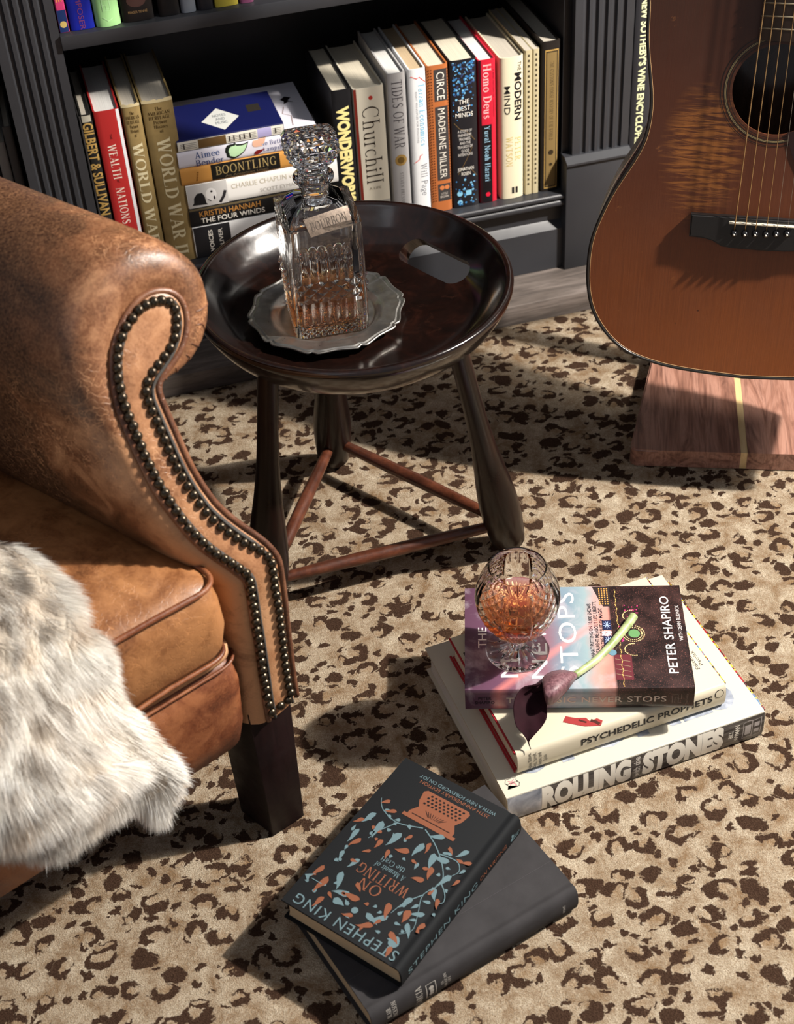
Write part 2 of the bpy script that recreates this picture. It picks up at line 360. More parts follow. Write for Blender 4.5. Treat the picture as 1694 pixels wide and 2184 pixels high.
# a drawn roman alphabet (thick and thin strokes with serifs) for the old-style titles
def _arc(cx, cy, rx, ry, a0, a1, tk, tn, n=14):
    P = []; Wd_ = []
    for i in range(n+1):
        a = math.radians(a0+(a1-a0)*i/n); P.append((cx+rx*math.cos(a), cy+ry*math.sin(a))); Wd_.append(tn+(tk-tn)*abs(math.cos(a))**1.6)
    return stroke(P, Wd_)
def _glyph(ch, tk, tn):
    g = []; se = .085; st = .042
    def V_(x, y0, y1, s='tb', w=None, l=1, r=1):
        w = w or tk; g.append(rectp(x-w/2, y0, x+w/2, y1))
        if 't' in s: g.append(rectp(x-w/2-se*l, y1-st, x+w/2+se*r, y1))
        if 'b' in s: g.append(rectp(x-w/2-se*l, y0, x+w/2+se*r, y0+st))
    def H_(x0, x1, y, w=None, tick=0):
        w = w or tn; g.append(rectp(x0, y-w/2, x1, y+w/2))
        if tick: g.append([(x1-.05, y), (x1, y), (x1, y+tick), (x1-.02, y+tick)] if tick > 0 else [(x1-.02, y+tick), (x1, y+tick), (x1, y), (x1-.05, y)])
    def D_(x0, y0, x1, y1, w, foot=0, head=0):
        g.append([(x0-w/2, y0), (x0+w/2, y0), (x1+w/2, y1), (x1-w/2, y1)] if y1 > y0 else [(x1-w/2, y1), (x1+w/2, y1), (x0+w/2, y0), (x0-w/2, y0)])
        if foot: g.append(rectp(x0-w/2-se, y0, x0+w/2+se, y0+st))
        if head: g.append(rectp(x1-w/2-se, y1-st, x1+w/2+se, y1))
    A_ = lambda *a, **k: g.append(_arc(*a, tk, tn, **k)); w = .8
    if ch == 'A': D_(.12, 0, .42, 1, tn, 1); D_(.72, 0, .42, 1, tk, 1); H_(.22, .62, .33); w = .86
    elif ch == 'B': V_(.2, 0, 1, l=1, r=0); A_(.36, .75, .26, .23, 90, -90); A_(.38, .26, .30, .245, 90, -90); H_(.2, .38, .98, .045); H_(.2, .4, .5); H_(.2, .4, .02, .045); w = .76
    elif ch in 'CG': A_(.46, .5, .36, .48, 48, 312); g.append(rectp(.70, .68, .735, .97)); w = .84; (V_(.70, .02, .42, 't') if ch == 'G' else None)
    elif ch == 'D': V_(.2, 0, 1, l=1, r=0); A_(.34, .5, .42, .478, 90, -90); H_(.2, .36, .978, .045); H_(.2, .36, .022, .045); w = .86
    elif ch == 'E': V_(.2, 0, 1, l=1, r=0); H_(.2, .64, .976, .048, -.16); H_(.2, .54, .51, .045); H_(.2, .68, .024, .048, .18); w = .74
    elif ch == 'F': V_(.2, 0, 1, l=1, r=1); H_(.2, .64, .976, .048, -.16); H_(.2, .52, .50, .045); w = .70
    elif ch == 'H': V_(.2, 0, 1); V_(.72, 0, 1); H_(.2, .72, .51, .045); w = .92
    elif ch == 'I': V_(.2, 0, 1); w = .4
    elif ch == 'J': V_(.34, .2, 1, 't'); A_(.2, .16, .15, .16, 0, -170); w = .5
    elif ch == 'K': V_(.2, 0, 1); D_(.26, .42, .66, 1, tn, 0, 1); D_(.72, 0, .38, .56, tk, 1); w = .84
    elif ch == 'L': V_(.2, 0, 1, l=1, r=1); H_(.2, .66, .024, .048, .22); w = .72
    elif ch == 'M': V_(.16, 0, 1, 'tb', tn*1.1); V_(.86, 0, 1); D_(.5, .05, .17, 1, tk); D_(.5, .05, .84, 1, tn); w = 1.04
    elif ch == 'N': V_(.18, 0, 1, 'tb', tn*1.1); V_(.76, 0, 1, 't', tn*1.1); D_(.74, 0, .19, 1, tk); w = .93
    elif ch in 'OQ': A_(.46, .5, .36, .48, 0, 360, n=28); w = .92
    elif ch == 'P': V_(.2, 0, 1); A_(.34, .72, .30, .255, 90, -90); H_(.2, .36, .976, .045); H_(.2, .36, .465, .045); w = .72
    elif ch == 'R': V_(.2, 0, 1); A_(.34, .74, .28, .238, 90, -90); H_(.2, .36, .976, .045); H_(.2, .36, .5, .045); D_(.68, 0, .40, .5, tk, 1); w = .82
    elif ch == 'S': g.append(stroke([(.62, .80), (.55, .93), (.38, .97), (.20, .88), (.17, .72), (.28, .58), (.48, .48), (.61, .34), (.58, .14), (.40, .025), (.22, .06), (.13, .22)], [tn, tn*1.2, tn*1.3, tk*.7, tk, tk*1.1, tk*1.15, tk, tk*.8, tn*1.2, tn*1.1, tn])); w = .74
    elif ch == 'T': V_(.4, 0, 1, 'b'); H_(.06, .74, .976, .048, -.18); g.append([(.06, .82), (.08, .82), (.11, .976), (.06, .976)]); w = .8
    elif ch == 'U': V_(.2, .3, 1, 't'); V_(.72, .3, 1, 't', tn*1.1); A_(.46, .30, .26, .285, 180, 360); w = .92
    elif ch == 'V': D_(.42, 0, .14, 1, tk, 0, 1); D_(.42, 0, .72, 1, tn, 0, 1); w = .84
    elif ch == 'W': D_(.32, 0, .12, 1, tk, 0, 1); D_(.32, 0, .54, 1, tn); D_(.78, 0, .54, 1, tk); D_(.78, 0, 1.0, 1, tn, 0, 1); w = 1.12
    elif ch == 'X': D_(.68, 0, .16, 1, tk, 1, 1); D_(.12, 0, .68, 1, tn, 1, 1); w = .8
    elif ch == 'Y': V_(.4, 0, .5, 'b'); D_(.4, .45, .14, 1, tk, 0, 1); D_(.4, .45, .68, 1, tn, 0, 1); w = .8
    elif ch == 'Z': H_(.1, .66, .976, .05); H_(.1, .7, .024, .05, .2); D_(.16, 0, .62, 1, tk); w = .78
    elif ch == 'a': V_(.44, 0, .52, 'b', l=0); A_(.28, .48, .16, .18, 0, 160); A_(.27, .18, .17, .17, 60, 330); w = .58
    elif ch == 'b': V_(.18, 0, 1, 't', r=0); A_(.32, .33, .20, .31, 140, -140); w = .62
    elif ch == 'c': A_(.34, .33, .24, .31, 50, 315); w = .56
    elif ch == 'd': V_(.46, 0, 1, 'tb', l=.8, r=.6); A_(.30, .33, .20, .31, 40, 320); w = .64
    elif ch == 'e': A_(.33, .33, .23, .31, 0, 320); H_(.12, .56, .36, .045); w = .58
    elif ch == 'f': V_(.2, 0, .8, 'b'); A_(.36, .80, .16, .17, 180, 50); H_(.06, .40, .63, .045); w = .42
    elif ch == 'g': A_(.30, .40, .19, .23, 0, 360); A_(.28, -.10, .20, .14, 0, 360); w = .56
    elif ch == 'h': V_(.18, 0, 1); V_(.52, 0, .45, 'b'); A_(.35, .44, .17, .19, 170, 0); w = .68
    elif ch == 'i': V_(.18, 0, .63, l=.9); g.append(disc(.17, .86, .075, 12)); w = .36
    elif ch == 'j': V_(.2, -.1, .63, 't'); w = .36
    elif ch == 'k': V_(.18, 0, 1); D_(.24, .26, .46, .63, tn, 0, 1); D_(.52, 0, .32, .36, tk, 1); w = .64
    elif ch == 'l': V_(.18, 0, 1, l=.9); w = .36
    elif ch == 'm': V_(.18, 0, .63, l=1, r=.8); V_(.50, 0, .45, 'b'); V_(.82, 0, .45, 'b'); A_(.34, .44, .16, .19, 170, 0); A_(.66, .44, .16, .19, 170, 0); w = .98
    elif ch == 'n': V_(.18, 0, .63, l=1, r=.8); V_(.52, 0, .45, 'b'); A_(.35, .44, .17, .19, 170, 0); w = .68
    elif ch == 'o': A_(.33, .33, .23, .31, 0, 360, n=22); w = .64
    elif ch == 'p': V_(.18, -.3, .63); A_(.32, .33, .20, .31, 140, -140); w = .62
    elif ch == 'r': V_(.18, 0, .63); A_(.34, .46, .16, .17, 150, 50); w = .46
    elif ch == 's': g.append(stroke([(.42, .52), (.34, .62), (.22, .62), (.14, .52), (.20, .39), (.34, .30), (.42, .17), (.34, .04), (.20, .02), (.10, .13)], [tn, tn, tn*1.3, tk*.8, tk, tk, tk*.8, tn*1.3, tn, tn])); w = .5
    elif ch == 't': V_(.2, .1, .85, ''); H_(.06, .38, .62, .045); A_(.32, .12, .12, .11, 180, 330); w = .42
    elif ch == 'u': V_(.18, .2, .63, 't', r=0); V_(.50, 0, .63, 'tb', r=.6, l=.7); A_(.34, .19, .16, .18, 180, 360); w = .66
    elif ch == 'v': D_(.30, 0, .10, .63, tk, 0, 1); D_(.30, 0, .50, .63, tn, 0, 1); w = .58
    elif ch == 'w': D_(.25, 0, .10, .63, tk, 0, 1); D_(.25, 0, .42, .63, tn); D_(.58, 0, .42, .63, tk); D_(.58, 0, .74, .63, tn, 0, 1); w = .82
    elif ch == 'y': D_(.30, 0, .10, .63, tk, 0, 1); D_(.18, -.28, .50, .63, tn, 0, 1); w = .58
    elif ch == 'z': H_(.08, .46, .61, .05); H_(.08, .48, .024, .05); D_(.12, 0, .42, .63, tk); w = .54
    elif ch == '&': g.append(stroke([(.74, .44), (.60, .12), (.36, .02), (.16, .14), (.18, .36), (.42, .60), (.46, .82), (.34, .95), (.24, .82), (.34, .58), (.76, .02)], tk*.8)); w = .86
    elif ch == ',': g.append(drop(.10, .06, -1.9, .22, .10)); w = .24
    elif ch == '.': g.append(disc(.12, .05, .07, 10)); w = .26
    elif ch == "'": g.append(drop(.10, 1.0, -1.6, .22, .10)); w = .22
    elif ch == ' ': w = .34
    else: V_(.2, 0, 1); w = .4
    return g, w
def serif_mesh(s, tk=.155, tn=.05, gap=.06, lsp=1.35):
    V = []; Fc = []; lines = s.split('\n')
    for li, line in enumerate(lines):
        x = 0; pl = []
        for ch in line:
            g, w = _glyph(ch, tk, tn)
            for p in g: pl.append([(a+x, b-li*lsp) for a, b in p])
            x += w+gap
        for ip, p in enumerate(pl):
            o = len(V); q = [(a-x/2, b) for a, b in p]; V += [(a, b, (ip % 9)*4e-6) for a, b in q]
            for tri in tessellate_polygon([[Vector((a, b, 0)) for a, b in q]]):
                i, j, k = tri; A = Vector(q[i]); B = Vector(q[j]); C = Vector(q[k])
                if (B-A).x*(C-A).y-(B-A).y*(C-A).x < 0: i, k = k, i
                Fc.append((o+i, o+j, o+k))
    return V, Fc
# ================================================================== SETTING
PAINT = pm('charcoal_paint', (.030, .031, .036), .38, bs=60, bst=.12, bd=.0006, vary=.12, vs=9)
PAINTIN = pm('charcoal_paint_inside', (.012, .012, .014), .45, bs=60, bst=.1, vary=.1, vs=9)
OAK = wood('weathered_floor_wood', (.045, .036, .032), (.105, .085, .074), (.17, .14, .125), .55, (5, 45, 45), bump=.3)
OAKX = OAK
def wallbox(name, lo, hi, mat): o = box(name, lo, hi, mat); tag(o, kind='structure'); return o
o = box('floor', (-2.2, -.6, -.06), (3.0, 2.3, -.012), OAK); tag(o, kind='structure')
o = box('trim_1', (-2.2, 1.737, -.012), (3.0, 2.3, .024), OAK, None, .002); tag(o, kind='structure')
o = box('wall_back', (-2.2, 2.12, .024), (3.0, 2.2, 2.6), pm('wall_paint', (.02, .02, .023), .6)); tag(o, kind='structure')

# leopard rug: rosettes broken open, two tones of ground, pile relief
def rugmat():
    t = NT('leopard_pile'); co = t.co()
    wr = t.n('ShaderNodeVectorMath', operation='MULTIPLY_ADD'); nz = t.noise(co, 34, 3, .6, 0, 1)
    sb = t.n('ShaderNodeVectorMath', operation='SUBTRACT'); t.l(nz, sb.inputs[0]); sb.inputs[1].default_value = (.5, .5, .5)
    t.l(sb.outputs[0], wr.inputs[0]); wr.inputs[1].default_value = (.028, .028, 0); t.l(co, wr.inputs[2])
    nz2 = t.noise(co, 300, 3, .65, 0, 1); sb2 = t.n('ShaderNodeVectorMath', operation='SUBTRACT'); t.l(nz2, sb2.inputs[0]); sb2.inputs[1].default_value = (.5, .5, .5)
    w2 = t.n('ShaderNodeVectorMath', operation='MULTIPLY_ADD'); t.l(sb2.outputs[0], w2.inputs[0]); w2.inputs[1].default_value = (.0085, .0085, 0); t.l(wr.outputs[0], w2.inputs[2])
    mp = t.n('ShaderNodeMapping'); t.l(w2.outputs[0], mp.inputs[0]); mp.inputs[3].default_value = (27, 33.5, 0); mp.inputs[2].default_value = (0, 0, .35)
    vo = t.n('ShaderNodeTexVoronoi', i_Scale=1.0, i_Randomness=.74, voronoi_dimensions='2D'); t.l(mp.outputs[0], vo.inputs['Vector'])
    d = vo.outputs['Distance']; cc = t.n('ShaderNodeSeparateColor'); t.l(vo.outputs['Color'], cc.inputs[0])
    lp = t.n('ShaderNodeVectorMath', operation='SUBTRACT'); t.l(mp.outputs[0], lp.inputs[0]); t.l(vo.outputs['Position'], lp.inputs[1])
    sp = t.n('ShaderNodeSeparateXYZ'); t.l(lp.outputs[0], sp.inputs[0])
    ang = t.math('ARCTAN2', sp.outputs[1], sp.outputs[0])
    # an opening on one side of every ring
    a2 = t.math('ADD', ang, t.math('MULTIPLY', cc.outputs[0], 6.283)); gap = t.math('COSINE', a2)
    gap2 = t.math('COSINE', t.math('ADD', t.math('MULTIPLY', a2, 2.0), t.math('MULTIPLY', cc.outputs[1], 5.0)))
    g = t.math('ADD', gap, t.math('MULTIPLY', gap2, .45))
    r0 = t.math('ADD', .19, t.math('MULTIPLY', cc.outputs[1], .11))
    rd = t.math('ABSOLUTE', t.math('SUBTRACT', d, r0))
    th = t.math('ADD', .078, t.math('MULTIPLY', g, .082))
    ring = t.math('SUBTRACT', th, rd)
    solid = t.math('SUBTRACT', t.math('SUBTRACT', .22, d), t.math('LESS_THAN', cc.outputs[2], .80))
    k = t.math('MAXIMUM', ring, solid)
    # small flecks between
    v3 = t.n('ShaderNodeTexVoronoi', i_Scale=1.8, i_Randomness=1.0, voronoi_dimensions='2D'); t.l(mp.outputs[0], v3.inputs['Vector'])
    c3 = t.n('ShaderNodeSeparateColor'); t.l(v3.outputs['Color'], c3.inputs[0])
    fl_ = t.math('SUBTRACT', t.math('SUBTRACT', .25, v3.outputs['Distance']), t.math('MAXIMUM', t.math('LESS_THAN', c3.outputs[0], .45), t.math('LESS_THAN', d, .40)))
    k = t.math('MAXIMUM', k, fl_)
    mask = t.ramp(t.math('ADD', .5, t.math('MULTIPLY', k, 8)), [(.38, 0.0), (.64, 1.0)])
    fine = t.noise(co, 760, 3, .75); med = t.noise(co, 230, 4, .7); big = t.noise(co, 34, 5, .65, .5)
    ground = t.mix(t.ramp(t.math('ADD', t.math('MULTIPLY', big, .75), t.math('MULTIPLY', med, .25)), [(.36, 0.0), (.64, 1.0)]), S(154, 127, 98), S(236, 222, 198))
    inside = t.math('MULTIPLY', t.ramp(d, [(.08, 1.0), (.22, 0.0)]), .35)
    ground = t.mix(inside, ground, S(178, 142, 102))
    ground = t.mix(t.ramp(fine, [(.34, .75), (.6, 0.0)]), ground, S(150, 116, 80))
    dark = t.mix(t.ramp(fine, [(.42, 0.0), (.75, .7)]), S(68, 49, 39), S(110, 86, 68))
    t.col(t.mix(mask, ground, dark)); t.set(Roughness=.95, Specular_IOR_Level=.05)
    h = t.math('ADD', fine, t.math('ADD', t.math('MULTIPLY', med, .5), t.math('MULTIPLY', mask, -.10)))
    t.bump(h, 1.0, .0042)
    return t.m
RUGM = rugmat()
rx = []; nxr, nyr = 90, 90
rows = []
for j in range(nyr+1):
    y = -.5+2.232*j/nyr; rows.append([Vector((-2.0+4.6*i/nxr, y, .0008*noise.noise(Vector((i*.9, j*.9, 0)))-.0009 - (.004 if j == nyr else 0))) for i in range(nxr+1)])
v, f = gridmesh(rows); n0 = len(v); w = nxr+1
edge = [i for i in range(w)] + [j*w+nxr for j in range(1, nyr+1)] + [nyr*w+i for i in range(nxr-1, -1, -1)] + [j*w for j in range(nyr-1, 0, -1)]
for i in edge: v.append(Vector((v[i].x, v[i].y, -.012)))
for k in range(len(edge)): a, b = k, (k+1) % len(edge); f.append((edge[b], edge[a], n0+a, n0+b))
tag(mo('rug', v, f, RUGM, None, True), 'beige and brown leopard print pile rug covering the floor', 'rug')

# ================================================================== BOOKCASE
BC = root('bookcase', 'charcoal painted built-in bookcase with fluted pilasters and moulded base', 'bookcase', (.37, 1.95, .024))
YF = 1.815
def extr(name, prof, x0, x1, mat, parent):
    n = len(prof); v = [(x0, y, z) for y, z in prof]+[(x1, y, z) for y, z in prof]
    f = [(i, (i+1) % n, n+(i+1) % n, n+i) for i in range(n)]+[tuple(range(n))[::-1], tuple(range(n, 2*n))]
    bm = bmesh.new(); vs = [bm.verts.new(p) for p in v]
    for q in f: bm.faces.new([vs[i] for i in q])
    bm.transform(rootm(parent).inverted())
    return from_bm(name, bm, mat, parent, True, 30)
def bead(cy, cz, r, a0, a1, n=6): return [(cy+r*math.cos(math.radians(a0+(a1-a0)*i/n)), cz+r*math.sin(math.radians(a0+(a1-a0)*i/n))) for i in range(n+1)]
def pilaster(x0, x1, z0, z1):
    prof = [(x0, 1.90), (x0, YF)]; n = 5; m = .009; w = (x1-x0-2*m)/n
    for i in range(n):
        a = x0+m+i*w; r = (w-.0045)/2; c = a+w/2
        prof += [(c+r*math.cos(math.radians(180-t)), YF+r*.85*math.sin(math.radians(180-t))) for t in range(0, 181, 18)]
    prof += [(x1, YF), (x1, 1.90)]
    N = len(prof); v = [(x, y, z0) for x, y in prof]+[(x, y, z1) for x, y in prof]
    f = [(i, (i+1) % N, N+(i+1) % N, N+i) for i in range(N)]
    bm = bmesh.new(); vs = [bm.verts.new(p) for p in v]
    for q in f: bm.faces.new([vs[i] for i in q])
    bm.faces.new(vs[N:]); bm.faces.new(vs[:N][::-1]); bm.transform(rootm(BC).inverted())
    from_bm('pilaster', bm, PAINT, BC, True, 35)
    xl = x0-.012 if x0 > .5 else x0-.001
    box('plinth_block', (xl, YF-.010, .024), (x1+.0005, 1.90, z0-.008), PAINT, BC, .0015, 2, True)
    extr('plinth_cap', [(1.90, z0-.009), (YF-.014, z0-.009), (YF-.014, z0-.006), (YF-.003, z0+.001), (1.90, z0+.001)], xl-.0005, x1+.001, PAINT, BC)
PL = (-.034, .044); PR = (.722, .808)
for p in (PL, PR, (PL[0]-.85, PL[1]-.85), (PR[0]+.85, PR[1]+.85)): pilaster(p[0], p[1], .206, 2.0)
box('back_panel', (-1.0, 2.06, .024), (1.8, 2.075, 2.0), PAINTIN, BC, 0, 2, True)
bays = [(PL[0]-.85+.08, PL[0]), (PL[1], PR[0]-.012), (PR[1], PR[0]+.85)]
for bi, (a, b) in enumerate(bays):
    extr('base_moulding', [(2.06, .150), (YF-.003, .150)]+bead(YF-.001, .1455, .0045, 110, 250)+bead(YF+.001, .1345, .0055, 100, 250)+
         [(YF+.006, .127), (YF+.012, .124), (YF+.012, .101), (YF+.010, .099), (YF+.000, .091), (YF+.000, .0245), (2.06, .0245)], a, b, PAINT, BC)
    box('shelf', (a, YF-.005, .4815), (b, 2.06, .4995), PAINT, BC, .0012, 2, True)
    box('shelf', (a, YF-.005, .83), (b, 2.06, .848), PAINT, BC, .0012, 2, True)
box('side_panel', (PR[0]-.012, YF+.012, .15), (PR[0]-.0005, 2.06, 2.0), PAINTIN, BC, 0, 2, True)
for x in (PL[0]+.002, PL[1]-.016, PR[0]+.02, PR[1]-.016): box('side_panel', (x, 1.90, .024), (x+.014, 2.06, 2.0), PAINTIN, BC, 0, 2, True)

# ================================================================== BOOKS
PG = {'cream': pages('leaf_edges_cream', (.74, .67, .53)), 'white': pages('leaf_edges_white', (.80, .79, .76)), 'tan': pages('leaf_edges_tan', (.60, .45, .28)), 'grey': pages('leaf_edges_grey', (.55, .50, .42))}
def book(name, label, L, Wd, T, mat, pg='cream', loc=(0, 0, 0), X=None, Z=None, rb=.0015, tb=.0022, ov=.003, group=None, groove=False, soft=False, inner=None):
    b = root(name, label, 'book', loc, X, Z, group); b['d'] = [L, Wd, T, rb]
    n = 8; out = []
    yj = .003 if not groove else .004
    out.append((Wd, 0)); 
    if groove: out += [(.014, 0), (.011, .0012), (.008, .0012), (.0055, 0)]
    out.append((yj, 0))
    for i in range(n+1):
        z = T*i/n; out.append((-rb*(1-((z-T/2)/(T/2))**2)+ (yj*.35 if i in (0, n) else 0), z if 0 < i < n else (T*.02 if i == 0 else T*.98)))
    out.append((yj, T))
    if groove: out += [(.0055, T), (.008, T-.0012), (.011, T-.0012), (.014, T)]
    out.append((Wd, T))
    inn = [(Wd, T-tb), (tb+.002, T-tb)] + [(-rb*(1-((z-T/2)/(T/2))**2)+tb*.8, z) for z in [T*(.9-.8*i/5) for i in range(6)]] + [(tb+.002, tb), (Wd, tb)]
    pr = out+inn; N = len(pr); v = [(0, y, z) for y, z in pr]+[(L, y, z) for y, z in pr]
    f = [(i, (i+1) % N, N+(i+1) % N, N+i) for i in range(N)]
    # end caps as matching strips between outer and inner path
    caps = tessellate_polygon([[Vector((y, z, 0)) for y, z in pr]])
    bm = bmesh.new(); vs = [bm.verts.new(p) for p in v]
    for q in f: bm.faces.new([vs[i] for i in q])
    for tri in caps:
        for o in (0, N):
            try: bm.faces.new([vs[i+o] for i in tri])
            except ValueError: pass
    from_bm('cover', bm, mat, b, True, 38)
    t2 = tb+.0002
    bm = bmesh.new(); segs = 5; pts = [(t2*.9-rb*.5, t2), (Wd-ov, t2)]+[(Wd-ov-.002*math.sin(math.pi*i/segs), t2+(T-2*t2)*i/segs) for i in range(1, segs)]+[(Wd-ov, T-t2), (t2*.9-rb*.5, T-t2)]
    a = [bm.verts.new((ov, y, z)) for y, z in pts]; c = [bm.verts.new((L-ov, y, z)) for y, z in pts]; k = len(pts)
    for i in range(k): bm.faces.new((a[i], a[(i+1) % k], c[(i+1) % k], c[i]))
    bm.faces.new(a[::-1]); bm.faces.new(c); from_bm('page_block', bm, PG[pg], b)
    if inner: 
        for z in (tb, T-tb-.0004): box('endpaper', (.001, .004, z), (L-.001, Wd-.001, z+.0004), inner, b)
    return b
def spf(b, e=.00025):
    L, Wd, T, rb = b['d']
    return lambda x, z: (x, -rb*(1-((z-T/2)/(T/2))**2)-e + (.0035 if z < .0002 or z > T-.0002 else 0), z)
def spine(b, s, mat, x, h, w=None, z=None, **k):
    L, Wd, T, rb = b['d']; return lettering(s, mat, b, spf(b), h, w, x, T/2 if z is None else z, cut=(1, [T*i/10 for i in range(1, 10)]), **k)
def spinex(b, s, mat, x, h, w=None, z=None, **k):
    """lines printed across the spine"""
    L, Wd, T, rb = b['d']; g = spf(b); return lettering(s, mat, b, lambda a, c: g(x-c, (T/2 if z is None else z)+a), h, w, 0, 0, cut=(0, [T*i/10-(T/2 if z is None else z) for i in range(1, 10)]), **k)
def sband(b, x0, x1, mat, z0=0.0, z1=1.0, name='spine_panel', e=.00015):
    L, Wd, T, rb = b['d']; g = spf(b, e); z0 = max(.0006, z0*T); z1 = min(T-.0006, z1*T)
    rows = [[Vector(g(x0+(x1-x0)*i/3, z0+(z1-z0)*j/8)) for i in range(4)] for j in range(9)]
    v, f = gridmesh(rows); return mo(name, v, f, mat, b, True)
def covf(b, e=.0002):
    L, Wd, T, rb = b['d']; return lambda x, y: (L-y, x, T+e)
def cover(b, s, mat, x, y, h, w=None, **k): return lettering(s, mat, b, covf(b), h, w, x, y, **k)
def cpoly(b, polys, mat, name='cover_print', e=.00012):
    return flatpolys(name, polys, mat, b, covf(b, e))
def spoly(b, polys, mat, name='spine_print', e=.00022):
    return flatpolys(name, polys, mat, b, spf(b, e), (1, [b['d'][2]*i/10 for i in range(1, 10)]))
def ink(r, g, b_, rough=.45, name='ink', metal=0): return pm(name, S(r, g, b_), rough, metal, spec=.3)
BLK = ink(22, 20, 22, .5); WHT = ink(240, 236, 226); GOLD = pm('gilt_ink', S(196, 160, 92), .35, .3); CRM = ink(226, 210, 170)
def cloth(name, c, rough=.55, bs=1500, bst=.25): return pm(name, c, rough, bs=bs, bst=bst, bd=.0003, vary=.16, vs=40, spec=.16)
ZS = .1505
def standing(name, label, pl, pr, mat, pg='cream', Wd=.155, Y=1.828, rb=.001, gap=.0006, leany=0, ztop=None, **k):
    a = ay(pl[0], pl[1], Y); c = ay(pr[0], pr[1], Y); zt = ztop or (a.z+c.z)/2
    return book(name, label, zt-ZS, Wd, max(.0032, c.x-a.x-gap), mat, pg, (a.x, Y, zt), (0, 0, -1), (1, 0, 0), rb=rb, group='books standing left of the flat pile' if a.x < .2 else 'books standing right of the flat pile', **k)
b = standing('book', 'thin black and grey book standing tight against the left pilaster', (166, 250), (170.5, 249), cloth('blk', (.03, .028, .028)), 'grey', ztop=.386)
b = standing('book', 'black hardback with gold spine lettering, first on the left of the low shelf', (170, 247), (195, 242), cloth('black_cloth', (.016, .015, .014)), 'grey', .15)
sband(b, .001, .010, ink(170, 165, 150), .1, .9); spine(b, 'GILBERT & SULLIVAN', GOLD, .078, .013, .134, bold=.025); spine(b, 'THE OPERAS', GOLD, .172, .006, .038)
b = standing('book', 'red hardback with silver serif spine title standing beside the black one', (198, 241), (254, 230), ink(172, 44, 44, .4, 'red_jacket'), 'white', .155)
T = b['d'][2]; sband(b, .0002, b['d'][0]-.0002, ink(226, 228, 232), .86, 1.0); spine(b, 'WEALTH', ink(232, 214, 200), .072, .011, .050, T*.46, serif=(.17, .06)); spine(b, 'of', BLK, .1, .004, None, T*.46); spine(b, 'NATIONS', ink(232, 214, 200), .137, .011, .054, T*.46, serif=(.17, .06))
spine(b, 'THE', BLK, .036, .003, None, T*.5)
KH = cloth('khaki_cloth', S(150, 128, 84)); BRN = ink(72, 54, 28)
def jag(b):
    L, Wd, T, rb = b['d']; g = spf(b, .0004); n = 16; r = random.Random(int(T*1e5)); top = [Vector(g(-.0012-.0022*r.random(), T*i/n*.98+T*.01)) for i in range(n+1)]
    bot = [Vector(g(.002, T*i/n*.98+T*.01)) for i in range(n+1)]; v, f = gridmesh([top, bot]); tag(mo('torn_jacket_edge', v, f, ink(205, 190, 150), b), 'frayed pale top edge')
for (pl, pr, Ytop, lab) in (((257, 228), (298, 220), 0, 'narrow khaki history volume with cream title, left of its wider twin'), ((301, 225), (367, 203), 0, 'wide khaki history volume with cream title and torn jacket top')):
    b = standing('book', lab, pl, pr, KH, 'grey', .165, rb=.002); L, Wd, T, rb = b['d']
    spinex(b, 'The\nAMERICAN\nHERITAGE\nPicture\nHistory\nof', BRN, .026, .036, T*.72, serif=(.17, .07)); spine(b, 'WORLD WAR II', ink(228, 216, 178), .140, .0135 if T < .03 else .0175, .176, serif=(.20, .07)); jag(b)
# --- right hand group
b = standing('book', 'black hardback with pale yellow spine capitals and red foot, leftmost of the right row', (705, 195), (749, 188), cloth('wj', (.012, .012, .014), .35), 'cream', .15)
L, Wd, T, rb = b['d']; sband(b, L-.032, L-.0003, ink(205, 92, 72)); spine(b, 'WONDERWORKS', ink(238, 222, 150), L*.47, .0165, .150, bold=.055)
spinex(b, 'LIFE\nLESSONS', ink(240, 210, 160), L-.016, .010, T*.6)
b = standing('book', 'thick cream biography with tall thin black title and small portrait at its foot', (752, 192), (819, 180), ink(232, 224, 204, .4, 'cream_jacket'), 'cream', .155)
L, Wd, T, rb = b['d']; sband(b, .0003, L-.0003, ink(120, 40, 30), 0, .10); spine(b, 'Churchill', ink(48, 38, 26), .085, .024, .115, T*.52, serif=(.085, .03, .02)); spoly(b, [disc(.015, T*.55, .003)], ink(196, 60, 50)); 
sband(b, L-.036, L-.0003, ink(190, 186, 176), .14, .98); spoly(b, [disc(L-.016, T*.55, .011, 18, .012)], ink(236, 232, 222)); spinex(b, 'A LIFE', ink(150, 140, 120), .150, .004, T*.4)
b = standing('book', 'silver grey hardback with a round gold seal halfway down its spine', (825, 159), (865, 152), ink(186, 184, 184, .32, 'silver_jacket'), 'white', .155)
L, Wd, T, rb = b['d']; spine(b, 'TIDES OF WAR', ink(92, 88, 92), .060, .0145, .100, serif=(.13, .05)); spoly(b, [disc(.128, T/2, .0085, 24)], GOLD, 'seal'); spoly(b, [disc(.128, T/2, .005, 16)], ink(120, 92, 44), 'seal_centre', .0004); spine(b, 'STEVEN PRESSFIELD', ink(120, 116, 116), .178, .005, .062, serif=(.14, .07))
b = standing('book', 'white hardback with pale blue title and a thin red zigzag line', (871, 151), (908, 142), ink(226, 228, 230, .35, 'white_jacket'), 'tan', .155)
L, Wd, T, rb = b['d']; spine(b, 'Tarzan Economics', ink(120, 190, 222), .067, .0080, .092, T*.70, serif=(.15, .08)); spine(b, 'EIGHT PRINCIPLES FOR PIVOTING', ink(160, 160, 165), .07, .0026, .075, T*.38); spine(b, 'Will Page', ink(130, 132, 140), .165, .0090, .050, T*.66, serif=(.12, .06))
